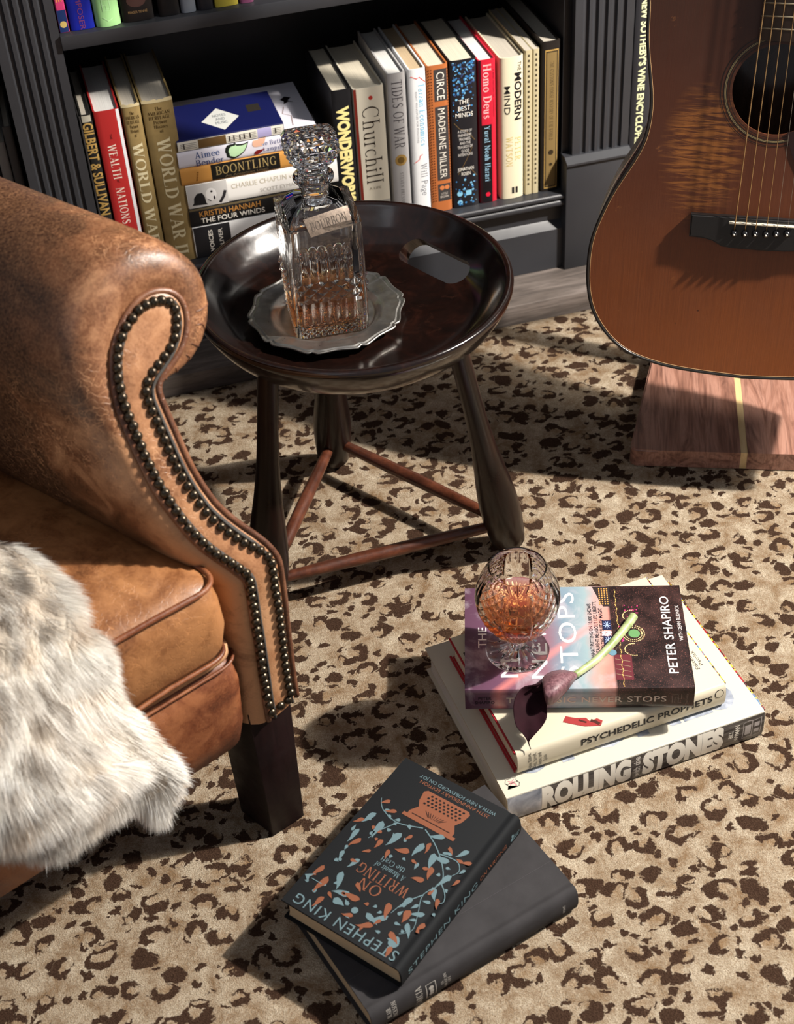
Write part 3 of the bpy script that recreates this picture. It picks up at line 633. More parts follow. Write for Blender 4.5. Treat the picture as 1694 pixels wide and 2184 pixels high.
spoly(b, [stroke([(.010, T*.1), (.014, T*.45), (.012, T*.6), (.020, T*.95)], .0012), stroke([(.138, T*.1), (.133, T*.4), (.128, T*.45), (.126, T*.6)], .0012)], ink(214, 90, 84)); spoly(b, [disc(L-.012, T*.6, .0018), disc(L-.006, T*.6, .0018)], BLK)
b = standing('book', 'copper patterned hardback with white title on a charcoal spine strip', (909, 143), (956, 134), ink(178, 104, 58, .38, 'copper_jacket'), 'cream', .155)
L, Wd, T, rb = b['d']; dk = ink(62, 58, 58); sband(b, .006, .052, dk, .32, .92); sband(b, .060, .172, dk, .32, .92); sband(b, .178, .205, dk, .32, .92)
spine(b, 'CIRCE', ink(232, 226, 214), .030, .0115, .040, T*.62); spine(b, 'MADELINE MILLER', ink(226, 220, 208), .116, .0105, .106, T*.62)
spoly(b, [disc(.184, T*.52, .0035), disc(.184, T*.76, .0035)], ink(200, 120, 70)); spinex(b, 'LITTLE\nBROWN', ink(210, 200, 190), .196, .008, T*.4, T*.62)
spoly(b, [disc(.006+.0042*i, T*q, .0011, 6) for i in range(48) for q in (.09, .2)]+[disc(.006+.0042*i, T*.96, .0009, 6) for i in range(48)], ink(96, 50, 26))
b = standing('book', 'black hardback scattered with blue light dots and small white capitals', (958, 131), (1017, 123), pm('blue_dots_jacket', (.010, .010, .014), .35), 'cream', .155)
L, Wd, T, rb = b['d']; r = random.Random(3); D1 = []; D2 = []; D3 = []
for i in range(210):
    x = min(L-.004, .003+.085*abs(r.gauss(0, .42))) if i < 170 else L-.004-.045*r.random(); z = .003+(T-.006)*r.random(); q = (D1, D1, D2, D3)[r.randrange(4)]; q.append(disc(x, z, .0006+.0013*r.random(), 7))
spoly(b, D1, ink(58, 122, 178), 'blue_dots'); spoly(b, D2, ink(120, 178, 214), 'pale_dots'); spoly(b, D3, ink(46, 62, 100), 'dim_dots')
spinex(b, 'THE\nBEST\nMINDS', WHT, .070, .026, T*.66); spinex(b, 'A STORY OF\nFRIENDSHIP,\nMADNESS,\nAND THE\nTRAGEDY OF\nGOOD\nINTENTIONS', ink(214, 210, 204), .122, .040, T*.58); spinex(b, 'JONATHAN\nROSEN', WHT, .166, .013, T*.62)
spoly(b, [stroke([(.09, .004), (.10, .012), (.105, .022), (.12, .034)], .0007), stroke([(.13, .03), (.15, .02), (.17, .008)], .0006), stroke([(.165, .028), (.176, .036)], .0008)], ink(120, 96, 60))
spoly(b, [rectp(L-.026, T*.48, L-.018, T*.70), disc(L-.022, T*.25, .0042), disc(L-.008, T*.25, .0038)], ink(130, 190, 220))
b = standing('book', 'slim red and black hardback with pink spine lettering', (1019, 130), (1058, 123), ink(196, 34, 56, .35, 'crimson_jacket'), 'white', .155)
L, Wd, T, rb = b['d']; sband(b, .0003, L-.0003, ink(38, 12, 18), 0, .16); sband(b, L*.44, L-.0003, ink(20, 16, 20), .16, .72); spine(b, 'Homo Deus', ink(246, 176, 178), .046, .0115, .080, T*.5, serif=(.17, .08)); spine(b, 'Yuval Noah Harari', ink(150, 190, 214), .140, .0080, .086, T*.46, serif=(.15, .08))
spoly(b, [disc(L-.013, T*.46, .0035)], ink(214, 30, 60)); spine(b, 'A BRIEF HISTORY OF TOMORROW', ink(110, 20, 34), .05, .0018, .07, T*.86)
b = standing('book', 'wide off-white hardback with bold black title, right of the slim red one', (1066, 124), (1118, 117), ink(224, 214, 186, .5, 'ivory_jacket'), 'grey', .155, rb=.003)
L, Wd, T, rb = b['d']; spine(b, 'THE', BLK, .014, .0055, .013, T*.80, bold=.01); spine(b, 'MODERN', BLK, .058, .0105, .070, T*.74, bold=.03); spine(b, 'MIND', BLK, .062, .0085, .042, T*.28, bold=.005); spine(b, 'PETER', ink(206, 186, 120), .137, .009, .036, T*.74, serif=(.15, .06)); spine(b, 'WATSON', ink(206, 186, 120), .140, .009, .046, T*.36, serif=(.15, .06)); spoly(b, [rectp(L-.018, T*.46, L-.008, T*.56), rectp(L-.018, T*.62, L-.008, T*.72)], BLK)
for i, (pl, pr, lab) in enumerate((((1120, 109), (1137, 105), 'thin buff paperback dotted with print, left one of the thin pair'), ((1137, 105), (1152, 103), 'thin buff paperback dotted with print, right one of the thin pair'))):
    b = standing('paperback', lab, pl, pr, ink(188, 176, 142, .6, 'buff_card'), 'grey', .155, rb=.0003, ov=.0005, tb=.0006); L, Wd, T, rb = b['d']
    spoly(b, [rectp(x, T*.38, x+.0035, T*.62) for x in [.006+.0075*i for i in range(27)]], ink(70, 62, 48))
b = standing('book', 'dark brown boxed volume with a gilt framed spine panel, last on the right', (1157, 92), (1197, 82), cloth('umber_cloth', (.018, .014, .012)), 'grey', .17)
L, Wd, T, rb = b['d']; gp = ink(126, 104, 64, .6); sband(b, .012, L-.004, GOLD, .16, .90); sband(b, .014, L-.006, ink(60, 50, 34), .20, .86, e=.0002); sband(b, .016, L-.008, gp, .26, .80, e=.00025); spine(b, 'THE CUSTOMS HOUSE HISTORY OF THE WORLD', ink(50, 40, 26), .088, .0055, .118, T*.53, serif=(.15, .07)); spoly(b, [disc(.166, T*.53, .004), disc(.185, T*.53, .0025)], ink(50, 40, 26), e=.0004)
# --- flat pile between the groups
def flat(name, label, x0, x1, z0, z1, Wd, mat, pg='cream', Y=1.826, rb=.001, rot=0, **k):
    return book(name, label, x1-x0, Wd, z1-z0-.0003, mat, pg, (x0, Y, z0), (math.cos(rot), math.sin(rot), 0), (0, 0, 1), rb=rb, group='books lying in the flat pile', **k)
ys = 1.826
zz = [ay(413, 486, ys).z, ay(405, 447, ys).z, ay(398, 397, ys).z, ay(388, 361, ys).z, ay(383, 325, ys).z, ay(382, 301, ys).z]
xx = ay(384, 340, ys).x+.001
b = flat('book', 'black and white jacketed hardback at the very bottom of the flat pile', xx, xx+.215, ZS, zz[0], .15, ink(222, 222, 222, .4, 'plain_jacket'), 'white'); L, Wd, T, rb = b['d']
sband(b, .001, .052, ink(34, 34, 38)); spinex(b, 'VOICES', WHT, .024, .006, T*.7, bold=.02); spinex(b, 'OLIVER', WHT, .038, .006, T*.7)
b = flat('book', 'black hardback with gold and white capitals, second from the bottom of the flat pile', xx-.001, xx+.16, zz[0], zz[1], .145, ink(26, 26, 28, .4, 'night_jacket')); L, Wd, T, rb = b['d']
spine(b, 'KRISTIN HANNAH', ink(176, 124, 62), .057, .0085, .086, T*.66, bold=.01); spine(b, 'THE FOUR WINDS', WHT, .060, .008, .090, T*.30, bold=.01); sband(b, .001, L-.001, ink(96, 84, 60), .88, 1)
b = flat('book', 'white film biography with a bowler-hatted portrait on its spine', xx, xx+.212, zz[1], zz[2], .15, ink(236, 234, 230, .35, 'bright_jacket')); L, Wd, T, rb = b['d']
sband(b, .001, .056, ink(206, 204, 202)); spoly(b, [[(.008, .008), (.009, .016), (.014, .022), (.021, .022), (.024, .016), (.025, .006), (.027, .003), (.005, .005)]], ink(30, 30, 34), 'bowler_hat'); spoly(b, [disc(.033, T*.5, .0075, 18, .0095)], ink(236, 234, 232), 'portrait_face')
spoly(b, [disc(.034, T*.62, .0016), disc(.037, T*.34, .0012, 10, .003), stroke([(.044, .003), (.05, .012), (.053, .02)], .004), stroke([(.028, T*.3), (.032, T*.22)], .0012)], ink(44, 42, 46), 'portrait_lines', .0004)
spine(b, 'CHARLIE CHAPLIN vs.', ink(196, 188, 168), .107, .0075, .090, T*.66); spine(b, 'SCOTT EYMAN', ink(190, 186, 180), .128, .006, .054, T*.28)
b = flat('book', 'orange hardback with a black title label in the middle of the flat pile', xx-.004, xx+.20, zz[2], zz[3], .165, ink(206, 148, 76, .45, 'orange_jacket')); L, Wd, T, rb = b['d']
sband(b, .042, .137, ink(24, 22, 20), .08, .96); spine(b, 'BOONTLING', ink(168, 146, 96), .090, .0125, .084, T*.58, serif=(.14, .055)); spine(b, 'An American Lingo', ink(110, 92, 66), .09, .0035, .06, T*.2); spoly(b, [rectp(.020+.0005*i, T*(.2+.09*i), .022+.0006*i, T*(.26+.09*i)) for i in range(6)], ink(140, 90, 36))
b = flat('book', 'white hardback painted with butterflies under the blue book', xx-.004, xx+.190, zz[3], zz[4], .155, ink(222, 220, 232, .4, 'lilac_white_jacket')); L, Wd, T, rb = b['d']
spine(b, 'Aimee', ink(70, 96, 150), .040, .0090, .034, T*.66, serif=(.15, .08)); spine(b, 'Bender', ink(60, 74, 124), .042, .0090, .038, T*.20, serif=(.15, .08)); spine(b, 'The Butterfly', ink(110, 112, 150), .134, .0062, .050, T*.68, serif=(.15, .08)); spine(b, 'Lampshade', ink(110, 112, 150), .136, .0062, .040, T*.32, serif=(.15, .08))
spoly(b, [drop(.066, T*.25, .5, .036, .022, .1), drop(.068, T*.3, .95, .022, .016)], ink(24, 30, 26), 'butterfly_rim', .0002); spoly(b, [drop(.070, T*.3, .5, .029, .016, .1), drop(.071, T*.36, .95, .016, .010)], ink(190, 226, 180), 'butterfly_wing', .0004)
spoly(b, [drop(.103, T*.9, -.6, .016, .012), drop(.112, T*.75, .6, .012, .009)], ink(224, 176, 150), 'butterfly_pink', .0003); spoly(b, [drop(.103, T*.15, .3, .017, .006)], ink(120, 26, 30), 'butterfly_red', .0003)
cpoly(b, [[(.09, .013), (.098, .020), (.106, .014), (.112, .022), (.104, .030), (.096, .026), (.088, .028), (.094, .020)]], ink(24, 16, 20), 'moth'); cpoly(b, [stroke([(.02, .03), (.05, .026), (.06, .036), (.08, .03)], .0015)], ink(150, 130, 130), 'twig')
b = flat('book', 'royal blue hardback with a white diamond label on top of the flat pile', xx-.002, ay(604, 257, ys).x, zz[4], zz[5], .105, ink(20, 26, 80, .5, 'blue_boards')); L, Wd, T, rb = b['d']
sband(b, .0005, L-.0005, ink(226, 222, 210), .04, .9); sband(b, .028, .066, ink(110, 84, 50), .06, .86, e=.0002); sband(b, .109, .128, ink(176, 170, 214), .06, .88, e=.0002)
spoly(b, [rectp(.004+.0007*i, T*q, .026, T*q+.0005) for i in (0,) for q in (.2, .35, .5, .65)]+[rectp(.068, T*q, .107, T*q+.0005) for q in (.2, .35, .5, .65)]+[rectp(.13, T*q, .141, T*q+.0005) for q in (.2, .35, .5, .65)]+[rectp(x, T*.2, x+.0016, T*.7) for x in (.008, .07, .076, .084, .09, .098, .133)], ink(50, 44, 40), 'music_staves', .0003)['kind'] = 'stuff'
cx_, cy_ = .044, .078
cpoly(b, [[(cx_-.034, cy_), (cx_, cy_-.026), (cx_+.034, cy_), (cx_, cy_+.026)]], ink(222, 224, 220), 'diamond_label'); lettering('NOTES\nAND\nMUSIC', ink(150, 156, 160), b, (lambda L_, T_: lambda x, y: (L_-cy_+x, cx_+y, T_+.0004))(L, T), .03, .018)
cpoly(b, [rectp(.050, .020, .072, .038)], ink(48, 44, 40), 'square_stamp')
# --- upper shelf (feet of the books only are in view)
def upper(lab, x0, x1, mat, pg='white', Y=1.822, rb=.001, h=.21, **k): return book('book', lab, h, .14, x1-x0-.0006, mat, pg, (x0, Y, .5+h), (0, 0, -1), (1, 0, 0), rb=rb, group='books on the upper shelf', **k)
def ux(px): return ay(px, 60, 1.822).x
u = upper('pink and navy paperback with a gold roundel, first on the upper shelf', .0455, ux(149), ink(214, 66, 120, .4, 'pink_jacket'), rb=.0004); L = u['d'][0]; T = u['d'][2]
sband(u, L-.028, L-.0003, ink(30, 52, 104)); sband(u, L-.055, L-.045, ink(226, 120, 60), .0, .8); spoly(u, [disc(L-.010, T*.5, .0042, 16)], ink(214, 186, 110)); spine(u, 'RE', ink(236, 160, 90), L-.045, .007, .014, bold=.02)
u = upper('cobalt blue hardback standing on the upper shelf beside the pink paperback', ux(151), ux(205), ink(24, 36, 150, .35, 'cobalt_jacket')); spine(u, 'COMPOSER', ink(120, 60, 110), .18, .007, .06)
u = upper('pale green hardback with an embossed mark at the foot of its spine', ux(207), ux(262), ink(168, 222, 150, .4, 'mint_jacket'), rb=.005); L = u['d'][0]; T = u['d'][2]; spoly(u, [stroke([(L-.034, T*.35), (L-.034, T*.65), (L-.020, T*.65), (L-.020, T*.35), (L-.034, T*.35)], .001), stroke([(L-.027, T*.35), (L-.027, T*.5), (L-.022, T*.5), (L-.022, T*.6)], .0008), stroke([(L-.012, T*.3), (L-.007, T*.5), (L-.010, T*.7)], .001)], ink(190, 236, 176))
u = upper('black hardback with a faded oval and tiny gold foot lettering on the upper shelf', ux(265), ux(335), ink(26, 22, 22, .4, 'soot_jacket'), rb=.003); L = u['d'][0]; T = u['d'][2]; spinex(u, 'FINGER TENNE', ink(150, 120, 80), L-.012, .0032, T*.6); spoly(u, [disc(L-.026, T/2, .008, 20, .012)], ink(70, 48, 44))
for i, (a, c_, cc, lab, r_) in enumerate(((337, 385, (18, 17, 19), 'plain black hardback right of the gold-lettered one on the upper shelf', .002), (387, 420, (120, 126, 136), 'silver grey hardback on the upper shelf', .002), (423, 458, (30, 30, 36), 'dark hardback between the silver one and the yellow one', .002), (460, 512, (170, 156, 60), 'mustard yellow hardback on the upper shelf', .001), (514, 545, (110, 60, 90), 'plum coloured hardback right of the yellow one on the upper shelf', .001))):
    upper(lab, ay(a, 20, 1.822).x, ay(c_, 20, 1.822).x, ink(*cc, .4, 'jacket'), rb=r_)
# --- neighbouring bays
e = book('book', 'tall charcoal encyclopedia with cream title between pilaster and guitar', .30, .20, .030, ink(46, 46, 50, .4, 'slate_jacket'), 'cream', (.8095, 1.815, .46), (0, 0, -1), (1, 0, 0))
spine(e, "THE NEW SOTHEBY'S WINE ENCYCLOPEDIA", ink(222, 224, 176), .140, .0105, .262, .0135, bold=.035)
e2 = book('book', 'ochre booklet edge showing low beside the right pilaster', .20, .14, .004, ink(186, 150, 90), 'cream', (.8405, 1.83, .35), (0, 0, -1), (1, 0, 0), rb=.0003, tb=.0006)
x = PL[0]-.006
for i, (w_, h_, cc, lab) in enumerate(((.012, .225, (92, 90, 88), 'grey book immediately left of the left pilaster'), (.013, .205, (150, 148, 144), 'pale grey book, second left of the left pilaster'), (.022, .24, (50, 50, 54), 'dark book, third left of the left pilaster'), (.03, .22, (110, 104, 92), 'taupe book, fourth left of the left pilaster'))):
    book('book', lab, h_, .14, w_, ink(*cc, .5, 'jacket'), 'grey', (x-w_, 1.86, ZS+h_), (0, 0, -1), (1, 0, 0), group='books left of the left pilaster'); x -= w_+.001
# ================================================================== BOOKS ON THE RUG
def lie(label, L, Wd, T, mat, z, ox, oy, deg, pg='cream', **k):
    a = math.radians(deg); return book('book', label, L, Wd, T, mat, pg, (ox, oy, z), (math.cos(a), math.sin(a), 0), (0, 0, 1), group='books lying on the rug', **k)
# Rolling with the Stones
rs = lie('large white music book with grey spine at the bottom of the stack on the rug', .293, .226, .0362, ink(192, 186, 170, .35, 'gloss_white_jacket'), .0012, .297, .879, 4.4, 'white', rb=.0015, ov=.004)
L, Wd, T, rb = rs['d']
t = NT('grey_photo'); co = t.co(); t.col(t.ramp(t.noise(co, 70, 6, .65, .6), [(.35, S(52, 50, 50)), (.55, S(104, 100, 98)), (.72, S(150, 146, 142))])); t.set(Roughness=.3); GPH = t.m
t = NT('blue_grey_photo'); co = t.co(); t.col(t.ramp(t.noise(co, 40, 5, .6, .8), [(.35, S(110, 118, 132)), (.55, S(160, 166, 178)), (.7, S(205, 208, 214))])); t.set(Roughness=.3); BPH = t.m
t = NT('wood_photo'); co = t.co(scale=(14, 1, 240)); t.col(t.ramp(t.noise(co, 1, 5, .6, .8), [(.35, S(44, 42, 42)), (.55, S(84, 80, 78)), (.72, S(118, 113, 108))])); t.set(Roughness=.3); WPH = t.m
sband(rs, .0005, .040, BPH); sband(rs, .038, L-.0005, WPH, e=.0002)
WT = ink(238, 234, 222, .35)
spine(rs, 'ROLLING', WT, .088, .0300, .100, bold=.07, name='title_lettering'); spine(rs, 'STONES', WT, .198, .0300, .094, bold=.07, name='title_lettering'); spinex(rs, 'with the', ink(200, 196, 188), .1445, .0075, T*.84, bold=.02)
spinex(rs, 'BILL\nWYMAN', WT, .257, .0125, T*.66, bold=.02); spoly(rs, [stroke([(.268, T*.16), (.274, T*.2), (.281, T*.16), (.289, T*.2), (.289, T*.86), (.281, T*.82), (.274, T*.86), (.268, T*.82), (.268, T*.16)], .0008), stroke([(.2785, T*.16), (.2785, T*.84)], .0008), rectp(.270, T*.3, .277, T*.7), rectp(.281, T*.3, .287, T*.45), rectp(.281, T*.55, .287, T*.72)], ink(176, 170, 168), 'publisher_mark')
lettering('STONES', BPH, rs, lambda x, y: (x, y, T+.0002), .060, .250, .150, .052, bold=.05, name='cover_photo_letters')
cpoly(rs, [stroke([(.010, L-.006), (.014, L-.008), (.018, L-.006), (.022, L-.008), (.022, L-.020), (.018, L-.018), (.014, L-.020), (.010, L-.018), (.010, L-.006)], .0005), stroke([(.016, L-.007), (.016, L-.019)], .0005)], BLK, 'publisher_mark', .0003); cover(rs, 'DK', ink(216, 120, 130), .016, L-.013, .007, .009)
def corner_wear(b, mat): 
    L, Wd, T, rb = b['d']; box('jacket_flap', (L-.001, .005, T*.55), (L+.0035, Wd*.96, T-.0022), mat, b, .0008)
t = NT('colour_photo'); co = t.co(); t.col(t.ramp(t.noise(co, 90, 3, .6, 1.5), [(.3, S(150, 24, 34)), (.42, S(40, 26, 30)), (.5, S(214, 176, 60)), (.58, S(70, 110, 150)), (.66, S(190, 60, 50)), (.8, S(230, 214, 200))], 'CONSTANT')); t.set(Roughness=.35); CPH = t.m
corner_wear(rs, CPH)
# Psychedelic Prophets
ps = lie('cream and red hardback in the middle of the stack on the rug', .236, .176, .0315, ink(196, 187, 166, .35, 'ivory_gloss'), .0378, .3165, .9045, 4.6, 'cream', rb=.003, inner=ink(150, 30, 40))
L, Wd, T, rb = ps['d']; RED = ink(158, 32, 44, .45, 'crimson_cloth')
for z in (-.0002, T-.0001): pass
tag(box('board_edge', (-.0016, .003, .0004), (.0004, Wd+.001, .0030), RED, ps), 'crimson cloth board edge'); box('board_edge', (-.0016, .003, T-.0034), (.0004, Wd+.001, T-.0008), RED, ps)
box('board_edge', (L-.0004, .003, T-.0034), (L+.002, Wd+.002, T-.0010), CPH, ps)
spine(ps, 'PSYCHEDELIC PROPHETS', BLK, .145, .0085, .150, T*.62, bold=.022, name='title_lettering'); spinex(ps, 'Bugbee, Bisbee,\nDyck, Farrell,\nSexton, and\nSpisak', ink(60, 56, 52), .022, .022, T*.80); 
spoly(ps, [disc(.228, T*.74, .0052, 24)], BLK, 'publisher_ring'); spoly(ps, [disc(.228, T*.74, .0044, 24)], ink(196, 187, 166), 'publisher_disc', .0004); spinex(ps, 'M', BLK, .228, .0045, None, T*.74, bold=.02)
cpoly(ps, [[(.001, L-.094), (.006, L-.098), (.011, L-.094), (.010, L-.086), (.016, L-.084), (.020, L-.074), (.026, L-.066), (.020, L-.060), (.012, L-.070), (.006, L-.078), (.003, L-.086)]], ink(150, 52, 52), 'cover_figure', .0003); cpoly(ps, [stroke([(.003, L-.093), (.007, L-.091), (.011, L-.087)], .0035), stroke([(.010, L-.082), (.016, L-.076)], .002)], ink(70, 36, 30), 'cover_figure_shade', .0005); cover(ps, 'Edited by\nPatrick', ink(60, 56, 60), .045, .012, .010, .03)
cpoly(ps, [rectp(.092, L-.045, .150, L-.004)], ink(40, 44, 34), 'cover_art', .0002); cpoly(ps, [drop(.10+.012*i, L-.008, -1.3, .026, .008, .1) for i in range(4)], ink(196, 160, 60), 'cover_art_gold', .0003); cpoly(ps, [rectp(.075, L-.006, .092, L-.001)], ink(206, 150, 40), 'sticker', .0003)
# The Music Never Stops
def muscov():
    t = NT('sunset_jacket'); co = t.co(); sx = t.n('ShaderNodeSeparateXYZ'); t.l(co, sx.inputs[0])
    n = t.noise(co, 16, 5, .55, .6); x = t.math('ADD', sx.outputs[0], t.math('MULTIPLY', t.math('SUBTRACT', n, .5), .035))
    c = t.ramp(t.math('MULTIPLY', x, 1/.232), [(0, S(84, 56, 74)), (.13, S(98, 66, 88)), (.25, S(128, 88, 104)), (.36, S(136, 102, 116)), (.45, S(120, 140, 156)), (.55, S(142, 162, 168)), (.62, S(196, 146, 134)), (.655, S(184, 130, 120))])
    # pale clouds and a warm streak
    c = t.mix(t.math('MULTIPLY', t.ramp(t.noise(co, 30, 5, .6, .5), [(.5, 0.0), (.7, 1.0)]), .5), c, S(196, 186, 194))
    st = t.math('ABSOLUTE', t.math('SUBTRACT', t.math('ADD', t.math('MULTIPLY', sx.outputs[1], 1.1), .015), t.math('MULTIPLY', t.math('SUBTRACT', sx.outputs[0], .02), 1.0)))
    c = t.mix(t.math('MULTIPLY', t.ramp(t.math('MULTIPLY', st, 60), [(0, 1.0), (.6, 0.0)]), .55), c, S(236, 140, 130))
    dk = t.ramp(t.math('MULTIPLY', sx.outputs[0], 1/.232), [(.655, 0.0), (.668, 1.0)])
    sp = t.ramp(t.noise(co, 900, 2, .7), [(.60, 0.0), (.72, 1.0)]); v3 = t.noise(co, 60, 4, .6, 0, 1)
    dc = t.mix(t.ramp(t.noise(co, 40, 4), [(.4, 0.0), (.7, 1.0)]), S(30, 22, 22), S(66, 46, 44)); dc = t.mix(t.math('MULTIPLY', sp, .55), dc, S(190, 120, 110))
    t.col(t.mix(dk, c, dc)); t.set(Roughness=.28); return t.m
mu = lie('purple and sunset-sky concert book topping the stack under the brandy glass', .232, .149, .0302, muscov(), .0696, .286, .976, -17.9, 'cream', rb=.0006, ov=.003)
L, Wd, T, rb = mu['d']; W2 = ink(240, 236, 232, .4)
cover(mu, 'THE', W2, .074, L-.0185, .0095, .030, name='title_lettering'); cover(mu, 'MUSIC', W2, .076, L-.046, .0190, .118, name='title_lettering', spacing=1.15); cover(mu, 'NEVER', W2, .076, L-.077, .0180, .122, name='title_lettering', spacing=1.1); cover(mu, 'STOPS', W2, .078, L-.108, .0195, .124, name='title_lettering', spacing=1.1)
cover(mu, 'WHAT PUTTING ON 10,000 SHOWS\nHAS TAUGHT ME ABOUT LIFE, LIBERTY,\nAND THE PURSUIT OF MAGIC', ink(30, 30, 40), .083, L-.1385, .0155, .086, bold=.012)
cover(mu, 'PETER SHAPIRO', W2, .076, L-.213, .0100, .112, bold=.005); cover(mu, 'WITH DEAN BUDNICK', ink(214, 208, 206), .092, L-.2255, .0042, .052)
r = random.Random(5)
cpoly(mu, [[(.118, .076), (.1485, .076), (.1485, .094), (.139, .091), (.124, .0865), (.118, .084)]], ink(46, 38, 38), 'dark_building'); cpoly(mu, [rectp(.121+.0033*(i % 8), .078+.0028*(i//8), .1228+.0033*(i % 8), .0792+.0028*(i//8)) for i in range(32)], ink(214, 150, 80), 'lit_windows', .0003)
cpoly(mu, [rectp(.012, .060, .047, .078)], ink(96, 40, 48), 'red_roof'); cpoly(mu, [stroke([(.016+.007*i, .062), (.020+.007*i, .077)], .0004) for i in range(4)], ink(170, 150, 120), 'roof_lines', .0003)
cpoly(mu, [rectp(.060, .0775, .075, .087), rectp(.083, .0775, .097, .087)], ink(30, 34, 66), 'fireworks_panels'); cpoly(mu, [stroke([(.0675+.0055*math.cos(a), .082+.0038*math.sin(a)), (.0675, .082)], .0006) for a in [i*.7 for i in range(9)]]+[stroke([(.09+.0055*math.cos(a), .082+.0038*math.sin(a)), (.09, .082)], .0006) for a in [i*.7+.3 for i in range(9)]], ink(170, 190, 236), 'fireworks', .0003); cpoly(mu, [disc(.0745+.006*r.random(), .0785+.009*r.random(), .0007+.0008*r.random(), 6) for i in range(40)], ink(240, 190, 196), 'crowd_lights', .00035)
cpoly(mu, [disc(.050, .079, .0042, 20)], ink(96, 132, 150), 'round_emblem', .0003)
dots = lambda cx, cy, rx, ry, a0, a1, n: [disc(cx+rx*math.cos(a0+(a1-a0)*i/n), cy+ry*math.sin(a0+(a1-a0)*i/n), .0007, 6) for i in range(n+1)]
cpoly(mu, dots(.077, .0555, .0115, .0115, 0, 6.0, 34)+dots(.077, .0555, .009, .009, 0, 6.0, 26)+dots(.103, .0545, .0085, .010, 0, 3.3, 16)+dots(.054, .056, .0085, .010, 0, 3.3, 16), ink(250, 214, 150), 'marquee_bulbs', .0003); cpoly(mu, [disc(.077, .0545, .006, 20)], ink(96, 140, 90), 'marquee_centre', .0003)
cpoly(mu, [disc(.066+.022*r.random(), .066+.004*r.random(), .0008, 6) for i in range(50)]+[disc(.1+.02*r.random(), .048+.014*r.random(), .0008, 6) for i in range(14)], ink(226, 60, 130), 'pink_lights', .0003)
cpoly(mu, [disc(.003+.142*i/70, .0705+.0006*math.sin(i), .0006, 6) for i in range(70)], ink(240, 190, 110), 'string_of_lights', .0003)
spine(mu, 'THE MUSIC NEVER STOPS', ink(206, 190, 178), .123, .0085, .162, spacing=1.1, bold=.012, name='title_lettering'); spine(mu, 'PETER\nSHAPIRO', ink(26, 18, 26), .020, .0105, .020, bold=.01); spoly(mu, [stroke([(.210, T*.3), (.210, T*.7), (.2155, T*.7), (.2155, T*.5), (.219, T*.5), (.219, T*.7)], .0007), stroke([(.2125, T*.3), (.2125, T*.55), (.216, T*.55), (.216, T*.3), (.219, T*.3)], .0007)], ink(130, 116, 108), 'publisher_mark'); spinex(mu, 'hachette', ink(130, 116, 108), .2245, .0024, T*.5)
# Garcia
GC = cloth('charcoal_book_cloth', (.034, .032, .034), .75, 2600, .5)
ga = lie('charcoal cloth biography lying flat on the rug under the writing guide', .230, .150, .0325, GC, .0012, .105, .6965, 16.5, 'tan', rb=.004, ov=.0035, groove=True)
L, Wd, T, rb = ga['d']; GI = ink(176, 172, 166, .4)
spinex(ga, 'BLAIR\nJACKSON', GI, .021, .0110, .021, T*.62, serif=(.17, .08)); spinex(ga, 'GARCIA', GI, .050, .0066, .026, T*.52, name='title_lettering', serif=(.18, .08)); spinex(ga, 'AN\nAMERICAN\nLIFE', GI, .0785, .0105, .020, T*.56, serif=(.17, .08)); spinex(ga, 'VIKING', GI, .213, .0030, T*.36)
spoly(ga, [stroke([(.058, T*.20), (.068, T*.20), (.068, T*.82), (.058, T*.82), (.058, T*.20)], .0009), disc(.063, T*.36, .0026, 14), disc(.063, T*.64, .0026, 14), rectp(.0615, T*.44, .0655, T*.56)], GI, 'portrait_stamp')
tag(box('cloth_seam', (.001, .038, T), (L-.001, .0384, T+.0003), cloth('seam', (.06, .055, .06)), ga), 'faint woven joint line')
# On Writing
OB = pm('black_boards', (.0085, .0095, .011), .72, bs=900, bst=.12, bd=.0002, spec=.14)
ow = lie('black hardback with copper and blue foil leaves, tilted on the grey cloth book', .200, .134, .0285, OB, .0342, .1385, .7115, 38.6, 'tan', rb=.0025, ov=.0035, groove=True)
L, Wd, T, rb = ow['d']; COP = pm('copper_foil', S(126, 75, 52), .5, .1); TEAL = pm('blue_grey_foil', S(96, 120, 127), .5, .1)
q = lambda a, c: (Wd*a, L*c)
cover(ow, 'STEPHEN KING', TEAL, Wd*.50, L*.953, .0115, Wd*.86, spacing=1.15, name='title_lettering')
cover(ow, 'ON', COP, Wd*.545, L*.722, .0115, .024, name='title_lettering', serif=(.13, .07)); cover(ow, 'WRITING', COP, Wd*.505, L*.655, .0115, .057, name='title_lettering', serif=(.13, .07))
cover(ow, 'A Memoir of', TEAL, Wd*.508, L*.598, .0058, .034, serif=(.13, .07)); cover(ow, 'the Craft', TEAL, Wd*.523, L*.560, .0058, .027, serif=(.13, .07))
cover(ow, '25TH ANNIVERSARY EDITION', COP, Wd*.478, L*.082, .0042, Wd*.60); cover(ow, 'WITH A NEW FOREWORD ON JOY', TEAL, Wd*.478, L*.050, .0042, Wd*.66)
spine(ow, 'STEPHEN KING', TEAL, .066, .0080, .112, spacing=1.1); spine(ow, 'ON WRITING', COP, .150, .0062, .046, name='title_lettering'); spoly(ow, [drop(.181, T*.4, .8, .009, .004), rectp(.183, T*.36, .195, T*.42), disc(.184, T*.62, .0016)], TEAL, 'publisher_mark'); spine(ow, 'SCRIBNER', TEAL, .190, .0022, .013, T*.5)
